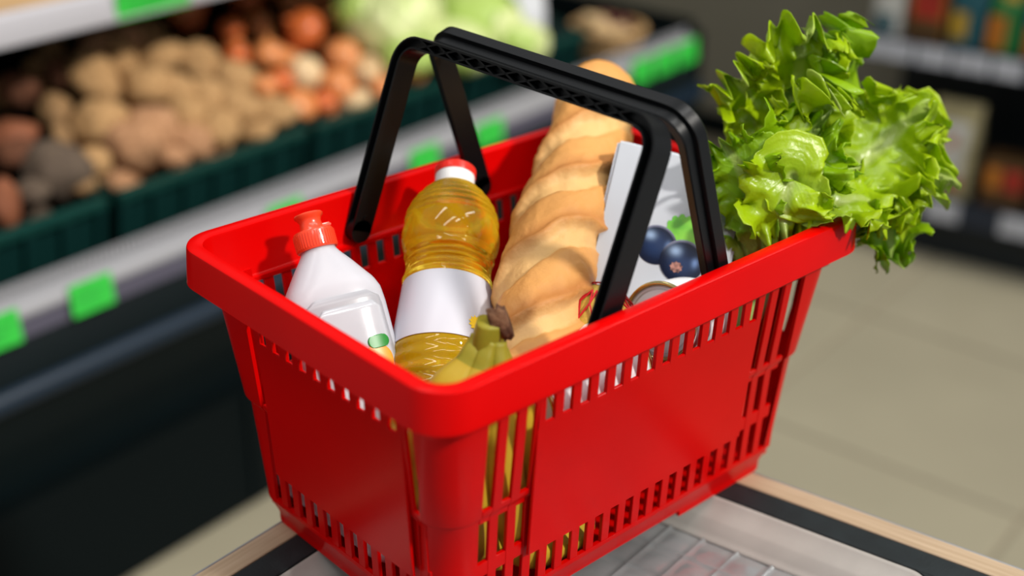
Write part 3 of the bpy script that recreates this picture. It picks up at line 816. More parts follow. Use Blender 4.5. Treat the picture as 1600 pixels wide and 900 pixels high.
# handles
def handle(px, pz, tx, tz, kind):
    m = Vector((tx - px, 0, tz - pz)).normalized(); Y = Vector((0, 1, 0)); nrm = m.cross(Y)     # normal of the handle plane
    if kind == 'A' and nrm.x > 0: nrm = -nrm
    if kind == 'B' and nrm.z < 0: nrm = -nrm
    L = sqrt((tx - px) ** 2 + (tz - pz) ** 2); yo = .1368; R = .020
    O = Vector((px, 0, pz))
    path = []      # (y, along)
    path.append((yo, -.012)); path.append((yo, L - R))
    for i in range(1, 10):
        t = radians(90 * i / 9); path.append((yo - R + R * cos(t), L - R + R * sin(t)))
    path += [(-y, a) for y, a in path[::-1]]
    pts = [O + Y * y + m * a for y, a in path]
    T = .0050; Wd = .0100
    if kind == 'A':
        sec = [(T, -Wd), (T, Wd), (T - .0016, Wd), (T - .0020, Wd - .0075), (-T + .0020, Wd - .0075), (-T + .0016, Wd), (-T, Wd), (-T, -Wd)]
    else:
        sec = [(T, -Wd), (T + .0008, -Wd + .001), (T + .0008, Wd * .05), (T - .0028, Wd * .12), (T - .0028, Wd - .001), (T - .0036, Wd), (-T, Wd), (-T, -Wd)]
        if True: sec = [(a, -b) for a, b in sec]
    rings = []
    for i, (y, a) in enumerate(path):
        a0 = path[max(i - 1, 0)]; a1 = path[min(i + 1, len(path) - 1)]
        t2 = Vector((a1[0] - a0[0], a1[1] - a0[1])).normalized()
        e = Vector((-t2.y, t2.x)); 
        if e.x * y + e.y * a < 0 and abs(y) > .05 and e.x * y < 0: e = -e
        if e.y < -1e-3: e = -e
        if abs(e.y) < 1e-3: e = Vector((1 if y > 0 else -1, 0))
        E = Y * e.x + m * e.y
        rings.append([pts[i] + E * p + nrm * q for p, q in sec])
    v, f = loft(rings, True, True)
    root = mesh('handle', v, f, M_black, basket, True, 32)
    # round pivots on both ends
    for sy in (1, -1):
        c = O + Y * sy * yo - m * .012
        r2 = []
        for yy in (-T, T):
            r2.append([c + Y * yy + (m * cos(a) + nrm * sin(a)) * Wd for a in [2 * pi * k / 24 for k in range(24)]])
        v, f = loft(r2); mesh('pivot_end', v, f, M_black, root, True, 40)
        c2 = O + Y * (sy * (yo - T - .0005))
        v, f = loft([[c2 + Y * yy + (m * cos(a) + nrm * sin(a)) * .0022 for a in [2 * pi * k / 10 for k in range(10)]] for yy in (-.0006, .0006)]); mesh('rivet', v, f, M_black, root)
    if kind == 'A':
        bm = bmesh.new()
        y = yo - R
        k = 0
        while y - .0230 > -(yo - R):
            for s in (1, -1):
                p0 = O + Y * y + m * (L - s * .0042); p1 = O + Y * (y - .0230) + m * (L + s * .0042)
                d = (p1 - p0).normalized(); e = d.cross(nrm) * .0007
                a0, a1 = nrm * (Wd - .008), nrm * (Wd - .0012)
                hexa(bm, [p0 - e + a0, p1 - e + a0, p1 + e + a0, p0 + e + a0, p0 - e + a1, p1 - e + a1, p1 + e + a1, p0 + e + a1])
            y -= .0230
        frombm('lattice_web', bm, M_black, root)
    return root
h1 = handle(-.0665, .231, -.0125, .3705, 'A'); h1['label'] = 'left black handle with lattice webbing along its crossbar'
h2 = handle(.0595, .235, .0125, .3715, 'B'); h2['label'] = 'right black handle with stepped flat crossbar'

# ================================================================== GOODS IN THE BASKET
def axis_frame(base, top, face):
    z = (Vector(top) - Vector(base)).normalized(); y = -(face - z * face.dot(z)).normalized()   # local -y looks towards face
    x = y.cross(z); return frame(base, x, y, z)

# --- dish soap bottle
M_hdpe = mat('milky_plastic', (.47, .47, .51), .30, .45, sss=.35, sssr=(.02, .02, .02))
M_film = mat('clear_label_film', (.47, .48, .52), .13, .6, var=.08, vscale=30, bump=.12, bscale=30, coat=.5)
M_cap = mat('orange_red_cap', (.78, .055, .018), .28, .5, coat=.2)
soap = empty('dish_soap_bottle'); soap.matrix_world = axis_frame((-.1625, -.0045, .0985), (-.136, .1115, .2585), Vector((-.32, -.95, 0)))
tag(soap, 'white dish soap bottle with orange red cap in the left corner of the basket', 'bottle')
SBP = [(0, .032, .018), (.004, .0375, .023), (.015, .0385, .025), (.070, .0380, .0245), (.120, .0392, .0245), (.132, .0385, .024), (.140, .0355, .0230), (.150, .0285, .0205), (.160, .0215, .0175), (.166, .0165, .0155), (.170, .0140, .0140), (.173, .0135, .0135)]
def sbody(z):
    for (a, x0, y0), (b, x1, y1) in zip(SBP, SBP[1:]):
        if z <= b:
            t = (z - a) / (b - a); return x0 + (x1 - x0) * t, y0 + (y1 - y0) * t
    return SBP[-1][1:]
def sexp(z): return 3.0 - 1.0 * max(0, min(1, (z - .13) / .04))
rings = []
for i in range(61):
    z = .173 * i / 60; a_, b_ = sbody(z); ex_ = sexp(z); r = []
    for j in range(56):
        t = 2 * pi * j / 56; c, q = cos(t), sin(t)
        k = (abs(c) ** ex_ + abs(q) ** ex_) ** (-1 / ex_)
        r.append((a_ * k * c, b_ * k * q, z))
    rings.append(r)
v, f = loft(rings); mesh('bottle_body', v, f, M_hdpe, soap, True, 60)
def face_patch(name, x0, x1, z0, z1, lift, m, r=.006, n=18):
    vs = []; fs = []
    for i in range(n + 1):
        z = z0 + (z1 - z0) * i / n; a_, b_ = sbody(z)
        dz = min(z - z0, z1 - z); ins = (r - sqrt(max(0, r * r - (r - dz) ** 2))) if dz < r else 0
        for j in range(n + 1):
            x = (x0 + ins) + (x1 - x0 - 2 * ins) * j / n
            ex_ = sexp(z); u = min(.985, abs(x) / a_); y = -b_ * (1 - u ** ex_) ** (1 / ex_)
            vs.append((x, y - lift, z))
    for i in range(n):
        for j in range(n): fs.append((i * (n + 1) + j, i * (n + 1) + j + 1, (i + 1) * (n + 1) + j + 1, (i + 1) * (n + 1) + j))
    o = mesh(name, vs, fs, m, soap, True); sm = o.modifiers.new('thick', 'SOLIDIFY'); sm.thickness = .0004; sm.offset = 0; return o
face_patch('raised_panel', -.0290, .0325, .020, .130, .0008, M_hdpe, .010)
face_patch('front_label', -.0205, .0305, .024, .121, .0017, M_film, .006)
M_por = mat('printed_orange', (.86, .30, .03), .35); M_pleaf = mat('printed_leaf', (.01, .20, .02), .35)
face_patch('printed_orange', .006, .0285, .063, .087, .0022, M_por, .011); face_patch('printed_leaf', .012, .0290, .084, .094, .0026, M_pleaf, .005)
v, f = lathe([(.0140, .1715), (.0156, .1718), (.0160, .1725), (.0160, .1855), (.0152, .1870), (.0105, .1875)], 48); scol = mesh('cap_collar', v, f, M_cap, soap, True, 40)
bm = bmesh.new()
for k in range(44):
    box(bm, .0158, .0164, -.0005, .0005, .1733, .1848, M=Matrix.Rotation(2 * pi * k / 44, 4, 'Z'))
frombm('cap_ridges', bm, M_cap, scol)
v, f = lathe([(.0104, .1873), (.0098, .1885), (.0088, .1910), (.0085, .1945), (.0095, .1970), (.0112, .1985), (.0116, .2000), (.0106, .2010), (.005, .2013)], 40); mesh('spout', v, f, M_cap, soap, True, 40)
boxo('flip_tab', .0075, .0150, -.004, .004, .1876, .1912, M_cap, soap, .001)

# --- milk bottle lying along the bottom
milk = empty('milk_bottle'); milk.matrix_world = axis_frame((-.1575, .112, .049), (-.1575, -.060, .049), Vector((-1, 0, .3)))
tag(milk, 'white bottle lying along the basket floor behind the left lower slats', 'bottle')
M_milk = mat('bluish_white_bottle', (.78, .82, .88), .35, .4)
v, f = lathe([(.001, .001), (.026, 0), (.031, .005), (.032, .012), (.032, .128), (.030, .138), (.022, .148), (.016, .153), (.0155, .157), (.001, .157)], 44); mesh('bottle_body', v, f, M_milk, milk, True, 50)
v, f = lathe([(.0165, .1565), (.0175, .158), (.0175, .170), (.0160, .172), (.001, .172)], 36); mesh('screw_cap', v, f, M_white, milk, True, 40)

# --- oil bottle
def oil_material(name, col, ior, glow):
    m = mat(name, col, .015, .5, trans=1.0, ior=ior)
    n = m.node_tree.nodes; l = m.node_tree.links
    tl = n.new('ShaderNodeBsdfDiffuse'); tl.inputs['Color'].default_value = (1.0, .60, .012, 1)  # yellow diffuse mixed in to stand for sunlight glowing through the oil
    mx = n.new('ShaderNodeMixShader'); mx.inputs[0].default_value = glow
    l.new(n['Principled BSDF'].outputs[0], mx.inputs[1]); l.new(tl.outputs[0], mx.inputs[2]); l.new(mx.outputs[0], n['Material Output'].inputs['Surface'])
    return m
M_oil = oil_material('golden_oil', (1.0, .88, .12), 1.40, .28)
M_paper = mat('white_paper_label', (.54, .54, .60), .35, .4, var=.03, vscale=6)
oil = empty('oil_bottle'); OB = Vector((.0110, .1076, .2620)); OD = (down * .875 - right * .040 - fwd * .47).normalized(); OLEN = .272
oil.matrix_world = axis_frame(OB + OD * OLEN, OB, Vector((-.7, -.7, .4)))
tag(oil, 'clear bottle of golden cooking oil with blank white label and red cap', 'bottle')
def T_(t): return OLEN - t
prof = [(.001, .004), (.026, .0), (.037, .003), (.0408, .010), (.0414, .016)]
z = .018
while z < T_(.178): prof.append((.0414 + .0007 * sin((z - .018) * 2 * pi / .0125), z)); z += .0015
prof += [(.0412, T_(.176)), (.0404, T_(.1745)), (.0352, T_(.1145)), (.0358, T_(.1130))]
t = .112
while t > .088:
    q = (.112 - t) / .024
    prof.append((.0358 - .0026 * sin(q * pi) + .0013 * sin(q * 2 * pi * 4.5), T_(t))); t -= .0010
prof += [(.0352, T_(.0870)), (.0370, T_(.0830)), (.0390, T_(.0780)), (.0399, T_(.0720)), (.0399, T_(.0670)), (.0390, T_(.0620)), (.0378, T_(.0570))]
t = .0565
while t > .0205:
    q = (.0565 - t) / .036
    prof.append((.0376 - .0196 * q ** 1.9 + .0014 * sin(q * 2 * pi * 5.5), T_(t))); t -= .0010
prof += [(.0160, T_(.0200)), (.0140, T_(.0185)), (.0135, T_(.0160)), (.0135, T_(.0120)), (.001, T_(.0120))]
v, f = lathe(prof, 72); mesh('bottle_with_oil', v, f, M_oil, oil, True, 75)
v, f = lathe([(.0407, T_(.1737)), (.0411, T_(.1733)), (.0359, T_(.1155)), (.0356, T_(.1152))], 72, False); o = mesh('paper_label', v, f, M_paper, oil, True, 50)
sm = o.modifiers.new('thick', 'SOLIDIFY'); sm.thickness = .0005; sm.offset = -1
M_flower = mat('printed_sunflower', (.92, .62, .02), .4)
a = radians(-90 + 42); vs = [(0, 0, 0)]; n = 24; zz = T_(.160); rb_ = .0411 - (.0411 - .0359) * (.0137 / .0581) + .0006
for j in range(n):
    q = 2 * pi * j / n; rad_ = .0075 * (1 if j % 2 else .72); aa = a + rad_ * cos(q) / rb_
    rl = rb_ - rad_ * sin(q) * .09; vs.append((rl * cos(aa), rl * sin(aa), zz + rad_ * sin(q)))
vs[0] = (rb_ * cos(a), rb_ * sin(a), zz)
mesh('printed_sunflower', vs, [(0, j + 1, (j + 1) % n + 1) for j in range(n)], M_flower, oil)
v, f = lathe([(.0142, T_(.0200)), (.0164, T_(.0200)), (.0166, T_(.0190)), (.0165, T_(.0085)), (.0150, T_(.0078)), (.001, T_(.0076))], 48); mesh('neck_collar', v, f, M_white, oil, True, 40)
v, f = lathe([(.0166, T_(.0083)), (.0170, T_(.0075)), (.0170, T_(.0020)), (.0158, T_(.0004)), (.001, T_(0))], 48)
M_rcap = mat('red_screw_cap', (.75, .03, .018), .3, .5); ocap = mesh('screw_cap', v, f, M_rcap, oil, True, 40)
bm = bmesh.new()
for k in range(48):
    box(bm, .0168, .0174, -.0005, .0005, T_(.0078), T_(.0018), M=Matrix.Rotation(2 * pi * k / 48, 4, 'Z'))
frombm('cap_ridges', bm, M_rcap, ocap)

# --- baguette
M_bread = mat('baguette_crust', (.6, .3, .1), .55, .35, attr='crust', bump=.6, bscale=130)
bn = M_bread.node_tree.nodes
bag_pts = catmull([(-.086, -.083, .148), (-.054, -.058, .176), (.008, -.010, .212), (.070, .032, .236), (.140, .078, .262), (.214, .131, .299)], 150)
NS, NT = 150, 84
blen = sum((bag_pts[i + 1] - bag_pts[i]).length for i in range(NS))
vs = []; cols = []
up0 = Vector((-.55, -.45, .70)).normalized()          # the scored top of the loaf
def lerp3(a, b, t): return tuple(x + (y - x) * t for x, y in zip(a, b))
PALE = (.66, .40, .15); GOLD = (.58, .26, .065); BROWN = (.38, .13, .025); FLOUR = (.70, .47, .20)
def sst(a, b, x):
    t = max(0, min(1, (x - a) / (b - a))); return t * t * (3 - 2 * t)
for i in range(NS + 1):
    s = i / NS; p = bag_pts[i]
    t = (bag_pts[min(i + 1, NS)] - bag_pts[max(i - 1, 0)]).normalized()
    Nn = (up0 - t * up0.dot(t)).normalized(); Bn = t.cross(Nn)
    dist = s * blen; e = min(dist, blen - dist)
    R = .0375 * (1 - .03 * s) * min(1, sqrt(max(0, 1 - (1 - min(1, e / .034)) ** 2)) + .001)
    for j in range(NT):
        a = 2 * pi * j / NT - pi                       # 0 = top
        ph = dist / .074 - a * .40 + .10 + .10 * noise.noise(Vector((dist * 22, a * 1.6, 0))) + .03 * noise.noise(Vector((dist * 90, a * 5, 0)))
        fr = ph - math.floor(ph)
        top = sst(2.3, 1.2, abs(a))                    # scores only on the upper side
        endf = sst(.02, .06, e)
        # ear: fr 0..0.35 pale opened crumb (valley), sharp ridge at .38, then golden crust falling away
        valley = -.0042 * sst(0, .06, fr) * sst(.46, .30, fr)
        ridge = .0040 * exp(-((fr - .42) / .055) ** 2)
        bulge = .0018 * sin(pi * max(0, min(1, (fr - .4) / .6)))
        h = (valley * 1.05 + ridge * 1.1 + bulge) * top * endf
        q = p + (Nn * cos(a) + Bn * sin(a)) * R
        h += .0014 * noise.noise(q * 55) + .0007 * noise.noise(q * 120) + .00035 * noise.noise(q * 220) + .0006 * noise.noise(Vector((dist * 260, a * 14, 3))) * top * sst(.36, .5, fr)
        h += .0022 * noise.noise(q * 16)
        vs.append(q + (Nn * cos(a) + Bn * sin(a)) * h * (1 if e > .01 else .3))
        inval = sst(.02, .08, fr) * sst(.42, .36, fr) * top * endf
        g = .5 + .5 * noise.noise(q * 26); g2 = .5 + .5 * noise.noise(q * 90)
        c = lerp3(GOLD, PALE, .15 + .55 * sst(1.3, 2.6, abs(a)) + .22 * (g - .5))
        c = lerp3(c, BROWN, (.75 * exp(-((fr - .49) / .10) ** 2) * top * (.5 + g * .7)) * endf + .08 * g2)
        c = lerp3(c, FLOUR, inval * (.40 + .3 * g))
        c = lerp3(c, GOLD, .25 * (1 - endf))
        cols.append((*c, 1))
fs = []
for i in range(NS):
    for j in range(NT):
        k = (j + 1) % NT; fs.append((i * NT + j, i * NT + k, (i + 1) * NT + k, (i + 1) * NT + j))
fs.append(tuple(range(NT))); fs.append(tuple(NS * NT + j for j in range(NT)))
bread = mesh('baguette', vs, fs, M_bread, None, True)
ca = bread.data.color_attributes.new('crust', 'FLOAT_COLOR', 'POINT')
for i, c in enumerate(cols): ca.data[i].color = c
tag(bread, 'golden scored baguette leaning across the basket to its far rim', 'bread')

# --- film wrapped carton with blackcurrants
M_cart = mat('glossy_white_wrap', (.46, .485, .53), .20, .5, var=.05, vscale=10, coat=.5, bump=.06, bscale=30)
dn = fwd; upv = -down
ca_ = (right * .235 + upv * .95 + fwd * .20).normalized()
cb_ = (right * 1.0 - upv * .13 - fwd * .03); cb_ = (cb_ - ca_ * cb_.dot(ca_)).normalized()
cn_ = cb_.cross(ca_)                                    # outward front normal candidate
if cn_.dot(fwd) > 0: cn_ = -cn_
CW, CH, CDp = .112, .132, .055
CARTON_O = Vector((-.671377, -.693493, .671560)) + fwd * 1.075 + right * .05662 + down * .00257
carton = empty('juice_carton'); carton.matrix_world = frame(CARTON_O, cb_, -cn_, ca_)
tag(carton, 'shiny white carton printed with blackcurrants leaning right of the baguette', 'carton')
bm = bmesh.new(); box(bm, 0, CW, 0, CDp, 0, CH)
bmesh.ops.bevel(bm, geom=list(bm.edges), offset=.0025, segments=3, affect='EDGES')
bmesh.ops.subdivide_edges(bm, edges=[e for e in bm.edges if e.calc_length() > .03], cuts=14, use_grid_fill=True)
for vtx in bm.verts:
    c = vtx.co; k = exp(-c.z / .022) * exp(-c.x / .05) + exp(-(CH - c.z) / .012) * .6
    c += Vector((noise.noise(c * 70), noise.noise(c * 70 + Vector((9, 0, 0))), noise.noise(c * 70 + Vector((0, 9, 0))))) * .0016 * k
frombm('carton_body', bm, M_cart, carton, True, 50)
boxo('wrap_fold', -.001, CW * .95, .004, CDp * .8, -.0016, -.0004, M_cart, carton)
# printed picture
def berry_mat():
    m = bpy.data.materials.new('printed_blackcurrant'); m.use_nodes = True
    n = m.node_tree.nodes; l = m.node_tree.links; b = n['Principled BSDF']; b.inputs['Roughness'].default_value = .2; b.inputs['Coat Weight'].default_value = .4
    a = n.new('ShaderNodeAttribute'); a.attribute_name = 'print'; l.new(a.outputs['Color'], b.inputs['Base Color']); return m
M_berry = berry_mat()
def berry(cx, cz, r, yy, calyx):
    vs = [(cx, yy, cz)]; cs = []; n = 40; K = 14
    def colr(x, z):
        d = sqrt(x * x + z * z)
        c = lerp3((.012, .028, .085), (.003, .006, .022), sst(.2, .95, d))
        h1 = exp(-(((x + .38) / .26) ** 2 + ((z - .42) / .22) ** 2)); c = lerp3(c, (.30, .42, .62), .85 * h1)
        h2 = exp(-(((x - .58) / .14) ** 2 + ((z - .05) / .22) ** 2)); c = lerp3(c, (.16, .26, .50), .8 * h2)
        h3 = sst(.86, .99, d) * sst(.2, .8, z); c = lerp3(c, (.35, .36, .50), .6 * h3)
        return (*c, 1)
    cs.append(colr(0, 0))
    for k in range(1, K + 1):
        for j in range(n):
            a = 2 * pi * j / n; x, z = k / K * cos(a), k / K * sin(a)
            vs.append((cx + r * x, yy, cz + r * z)); cs.append(colr(x, z))
    fs = [(0, j + 1, (j + 1) % n + 1) for j in range(n)]
    for k in range(K - 1):
        for j in range(n):
            q = (j + 1) % n; fs.append((1 + k * n + j, 1 + (k + 1) * n + j, 1 + (k + 1) * n + q, 1 + k * n + q))
    o = mesh('printed_berry', vs, fs, M_berry, carton, True)
    at = o.data.color_attributes.new('print', 'FLOAT_COLOR', 'POINT')
    for i, c in enumerate(cs): at.data[i].color = c
    if calyx:
        vs = [(cx - .2 * r, yy - .0003, cz - .32 * r)]; n = 18
        for j in range(n):
            a = 2 * pi * j / n; q = r * (.30 if j % 2 else .24); vs.append((cx - .2 * r + q * cos(a), yy - .0003, cz - .32 * r + q * sin(a) * .9))
        mesh('printed_calyx', vs, [(0, j + 1, (j + 1) % n + 1) for j in range(n)], mat('calyx_print', (.42, .19, .15), .4, col2=(.05, .015, .015), vscale=300), carton)
berry(.0495, .0515, .0165, -.0006, False)
berry(.0725, .0425, .0180, -.0010, True)
M_cl = mat('printed_currant_leaf', (.22, .55, .05), .3, col2=(.10, .38, .03), vscale=60, coat=.4)
def cleaf(cx, cz, r, ang, yy):
    vs = [(cx, yy, cz)]; n = 46
    for j in range(n + 1):
        a = -2.1 + 4.2 * j / n
        q = r * (.55 + .45 * abs(cos(a * 1.43)) ** .8) * (1 - .10 * (j % 3 == 1))
        vs.append((cx + q * sin(a + ang), yy, cz + q * cos(a + ang)))
    mesh('printed_leaf', vs, [(0, j + 1, j + 2) for j in range(n)], M_cl, carton)
cleaf(.0660, .0560, .0260, .18, -.0005)
text_mesh('printed_letter', 'O', .0085, M_letters, carton, Matrix.Translation((.0190, -.0007, .0245)) @ Matrix.Rotation(pi / 2, 4, 'X'))

# --- cans
M_tin = mat('golden_can_rim', (.62, .50, .22), .22, .5, metal=1.)
M_clabel = mat('white_can_label', (.82, .82, .85), .35, .4, var=.03, vscale=8)
M_lid = mat('pale_can_lid', (.62, .62, .66), .3, .5, metal=.5)
M_veg = mat('printed_green_beans', (.30, .55, .06), .35, .4, col2=(.02, .16, .02), vscale=90, detail=1)
def can(base, top, r, h, label, face):
    root = empty('tin_can'); root.matrix_world = axis_frame(base, top, face); tag(root, label, 'can')
    v, f = lathe([(.001, .002), (r * .93, .002), (r * .97, .004), (r, .006), (r, h - .006), (r * .97, h - .004), (r * .93, h - .003), (.001, h - .003)], 56); mesh('can_body', v, f, M_clabel, root, True, 40)
    for z in (.0025, h - .0025):
        pts = [Vector((r * .985 * cos(2 * pi * k / 48), r * .985 * sin(2 * pi * k / 48), z)) for k in range(49)]
        v, f = tube(pts, .0018, 8, False); mesh('rim_bead', v, f, M_tin, root, True)
    v, f = lathe([(.001, h - .0030), (r * .5, h - .0030), (r * .52, h - .0036), (r * .80, h - .0036), (r * .82, h - .0028), (r * .93, h - .0034), (r * .95, h - .001), (r * .93, h - .0046), (.001, h - .0046)], 48); mesh('lid', v, f, M_lid, root, True, 40)
    return root
can1 = can((-.089, -.085, .160), (.011, -.093, .166), .0355, .100, 'white can with green bean picture lying behind the front basket wall', Vector((-.3, -1, .35)))
# printed things wrap round the cylinder (local angle -90deg looks to the face)
def wrap_patch(root, r, z0, z1, a0, a1, m, name, n=14):
    vs = []; fs = []
    for i in range(n + 1):
        z = z0 + (z1 - z0) * i / n
        for j in range(n + 1):
            a = radians(a0 + (a1 - a0) * j / n); vs.append((r * cos(a), r * sin(a), z))
    for i in range(n):
        for j in range(n): fs.append((i * (n + 1) + j, i * (n + 1) + j + 1, (i + 1) * (n + 1) + j + 1, (i + 1) * (n + 1) + j))
    return mesh(name, vs, fs, m, root, True)
wrap_patch(can1, .0358, .012, .040, -80, -40, M_veg, 'printed_beans')
def can_text(root, s, size, ang, z, r):
    a = radians(ang); nrm = Vector((cos(a), sin(a), 0)); up = Vector((-sin(a), cos(a), 0)); ex_ = Vector((0, 0, 1))
    M = frame(nrm * (r + .0003), ex_, up if True else -up, nrm)
    if M.determinant() < 0: M = frame(nrm * (r + .0003), ex_, -up, nrm)
    text_mesh('printed_letter', s, size, M_letters, root, M)
can_text(can1, 'V', .013, -58, .047, .0356); can_text(can1, 'O', .012, -62, .073, .0356)
can2_a = Vector((.0435, -.0975, .1875)); can2_d = (fwd * .80 + right * .52 + upv * .10).normalized()
can2 = can(can2_a + can2_d * .085, can2_a, .0305, .085, 'white can lying with its golden rimmed lid towards us under the right handle', Vector((-.25, -1, .1)))
for k, (a, w) in enumerate(((-62, 1.2), (-59, .6), (-56.5, 1.4), (-53.5, .5), (-51, 1.0), (-48.5, .6), (-46, 1.4), (-43, .7))):
    wrap_patch(can2, .0308, .030, .062, a * .8, (a + w) * .8, M_letters, 'barcode_bar', 2)

# --- net bag of yellow fruit
M_lem = mat('yellow_fruit_skin', (.62, .42, .07), .45, .4, var=.2, vscale=30, bump=.15)
M_net = mat('red_net', (.50, .012, .02), .5, .4)
fv = []
for i, (x, y, z) in enumerate(((.0125, -.0600, .178), (.040, -.030, .150), (-.010, -.040, .092), (.052, -.042, .088), (.012, .010, .125), (.100, -.045, .088), (.02, -.065, .046), (.085, -.06, .042))):
    o = frombm('lemon', lumpy(20 + i, 1, 1, 1.12, .06, 3), M_lem, None, True, None); o.location = (x, y, z); o.scale = (.062, .062, .062); o.rotation_euler = (i, i * .7, 0)
    tag(o, 'yellow fruit inside the red net bag' if i else 'topmost yellow fruit in the red net, beside the baguette foot', 'fruit', 'fruit in the red net bag')
    fv.append((x, y, z))
netroot = empty('net_bag', (.03, -.03, .02)); tag(netroot, 'red net bag of yellow fruit between baguette and carton', 'net bag')
bm = bmesh.new()
for x, y, z in fv:
    r = .0335; c = Vector((x, y, z))
    for i in range(7):
        for k in range(14):
            def pt(ii, kk):
                la = -1.35 + 2.7 * ii / 7; lo = 2 * pi * (kk + .5 * (ii % 2)) / 14
                return c + Vector((cos(la) * cos(lo), cos(la) * sin(lo), sin(la) * 1.1)) * r
            for kk in (k, k + (1 if i % 2 else -1)):
                a = pt(i, k); b = pt(i + 1, kk)
                d = (b - a).normalized(); n_ = ((a + b) / 2 - c).normalized(); e = d.cross(n_) * .0006; n2 = n_ * .0006
                hexa(bm, [a - e - n2, b - e - n2, b + e - n2, a + e - n2, a - e + n2, b - e + n2, b + e + n2, a + e + n2])
o = adopt(frombm('netting', bm, M_net), netroot); tag(o, kind='stuff')

# --- bananas
M_ban = mat('banana_peel', (.50, .335, .022), .45, .3, col2=(.38, .29, .025), vscale=14, bump=.08)
bnode = M_ban.node_tree
M_bstem = mat('green_banana_neck', (.20, .195, .014), .5, .3, col2=(.32, .26, .02), vscale=30)
M_bcut = mat('brown_stem_end', (.17, .085, .045), .85, .2, col2=(.07, .03, .018), vscale=120, bump=.9, bscale=200)
bunch = empty('banana_bunch', (-.13, -.085, .2)); tag(bunch, 'bunch of yellow bananas hanging in the near corner of the basket', 'bananas')
ST = Vector((-.1235, -.0835, .2330))
def banana(pts):
    c = catmull(pts, 36)
    def rad(t):
        if t < .16: return .0070 + .0015 * sst(.03, .16, t)
        if t < .34: return .0085 + .0085 * sst(.16, .34, t)
        if t > .90: return max(.0035, .017 * (1 - ((t - .90) / .105) ** 2 * .8))
        return .017
    v, f = tube(c, rad, 20, True, shape=lambda a: 1 + .045 * cos(5 * a))
    o = adopt(mesh('banana', v, f, M_ban, None, True), bunch)
    o.data.materials.append(M_bstem)
    for p in o.data.polygons:
        if p.index < 20 * 7: p.material_index = 1
    o.data.materials.append(M_bcut)
    for p in o.data.polygons:
        if p.index >= 20 * 35: p.material_index = 2
banana([ST + Vector((-.003, .004, -.006)), (-.1395, -.0805, .2105), (-.1580, -.0740, .1780), (-.1690, -.0660, .1300), (-.1640, -.0560, .0750), (-.1430, -.0450, .0420)])
banana([ST + Vector((-.001, -.004, -.007)), (-.1345, -.0900, .2080), (-.1500, -.0945, .1700), (-.1570, -.0990, .1200), (-.1440, -.0985, .0700), (-.1090, -.0940, .0420)])
banana([ST + Vector((.004, -.006, -.008)), (-.1240, -.0960, .2040), (-.1290, -.1030, .1650), (-.1290, -.1080, .1170), (-.1100, -.1040, .0580), (-.0700, -.1010, .0350), (-.0230, -.0980, .0335)])
banana([ST + Vector((.006, .000, -.008)), (-.1130, -.0880, .2030), (-.1080, -.0950, .1640), (-.1000, -.1000, .1100), (-.0720, -.0900, .0640), (-.0350, -.0800, .0380), (.0120, -.0700, .0340)])
v, f = tube(catmull([ST + Vector((-.001, .002, -.020)), ST + Vector((0, 0, -.006)), ST + Vector((.002, -.001, .006))], 10), lambda t: .0125 - .002 * t, 16, True, shape=lambda a: 1 + .12 * cos(3 * a + .5))
adopt(mesh('stem_crown', v, f, M_bstem, None, True), bunch)
rings = []
c0 = ST + Vector((.004, -.003, .003)); ax = (right * .85 - down * .25 - fwd * .1).normalized()
bx = ax.cross(Zx).normalized(); by = ax.cross(bx)
for i in range(9):
    t = i / 8; ring = []
    for j in range(20):
        a = 2 * pi * j / 20
        rr0 = (.0095 + .003 * noise.noise(Vector((cos(a) * 2, sin(a) * 2, t * 4))) + .0015 * noise.noise(Vector((cos(a) * 6, sin(a) * 6, t * 9)))) * (1 - .25 * (t - .5) ** 2)
        ring.append(c0 + ax * (t * .013 - .002) + bx * cos(a) * rr0 * .8 + by * sin(a) * rr0 * 1.35)
    rings.append(ring)
v, f = loft(rings); o = adopt(mesh('dried_stem_end', v, f, M_bcut, None, True), bunch); o['label'] = 'brown dried cut end of the banana stem'

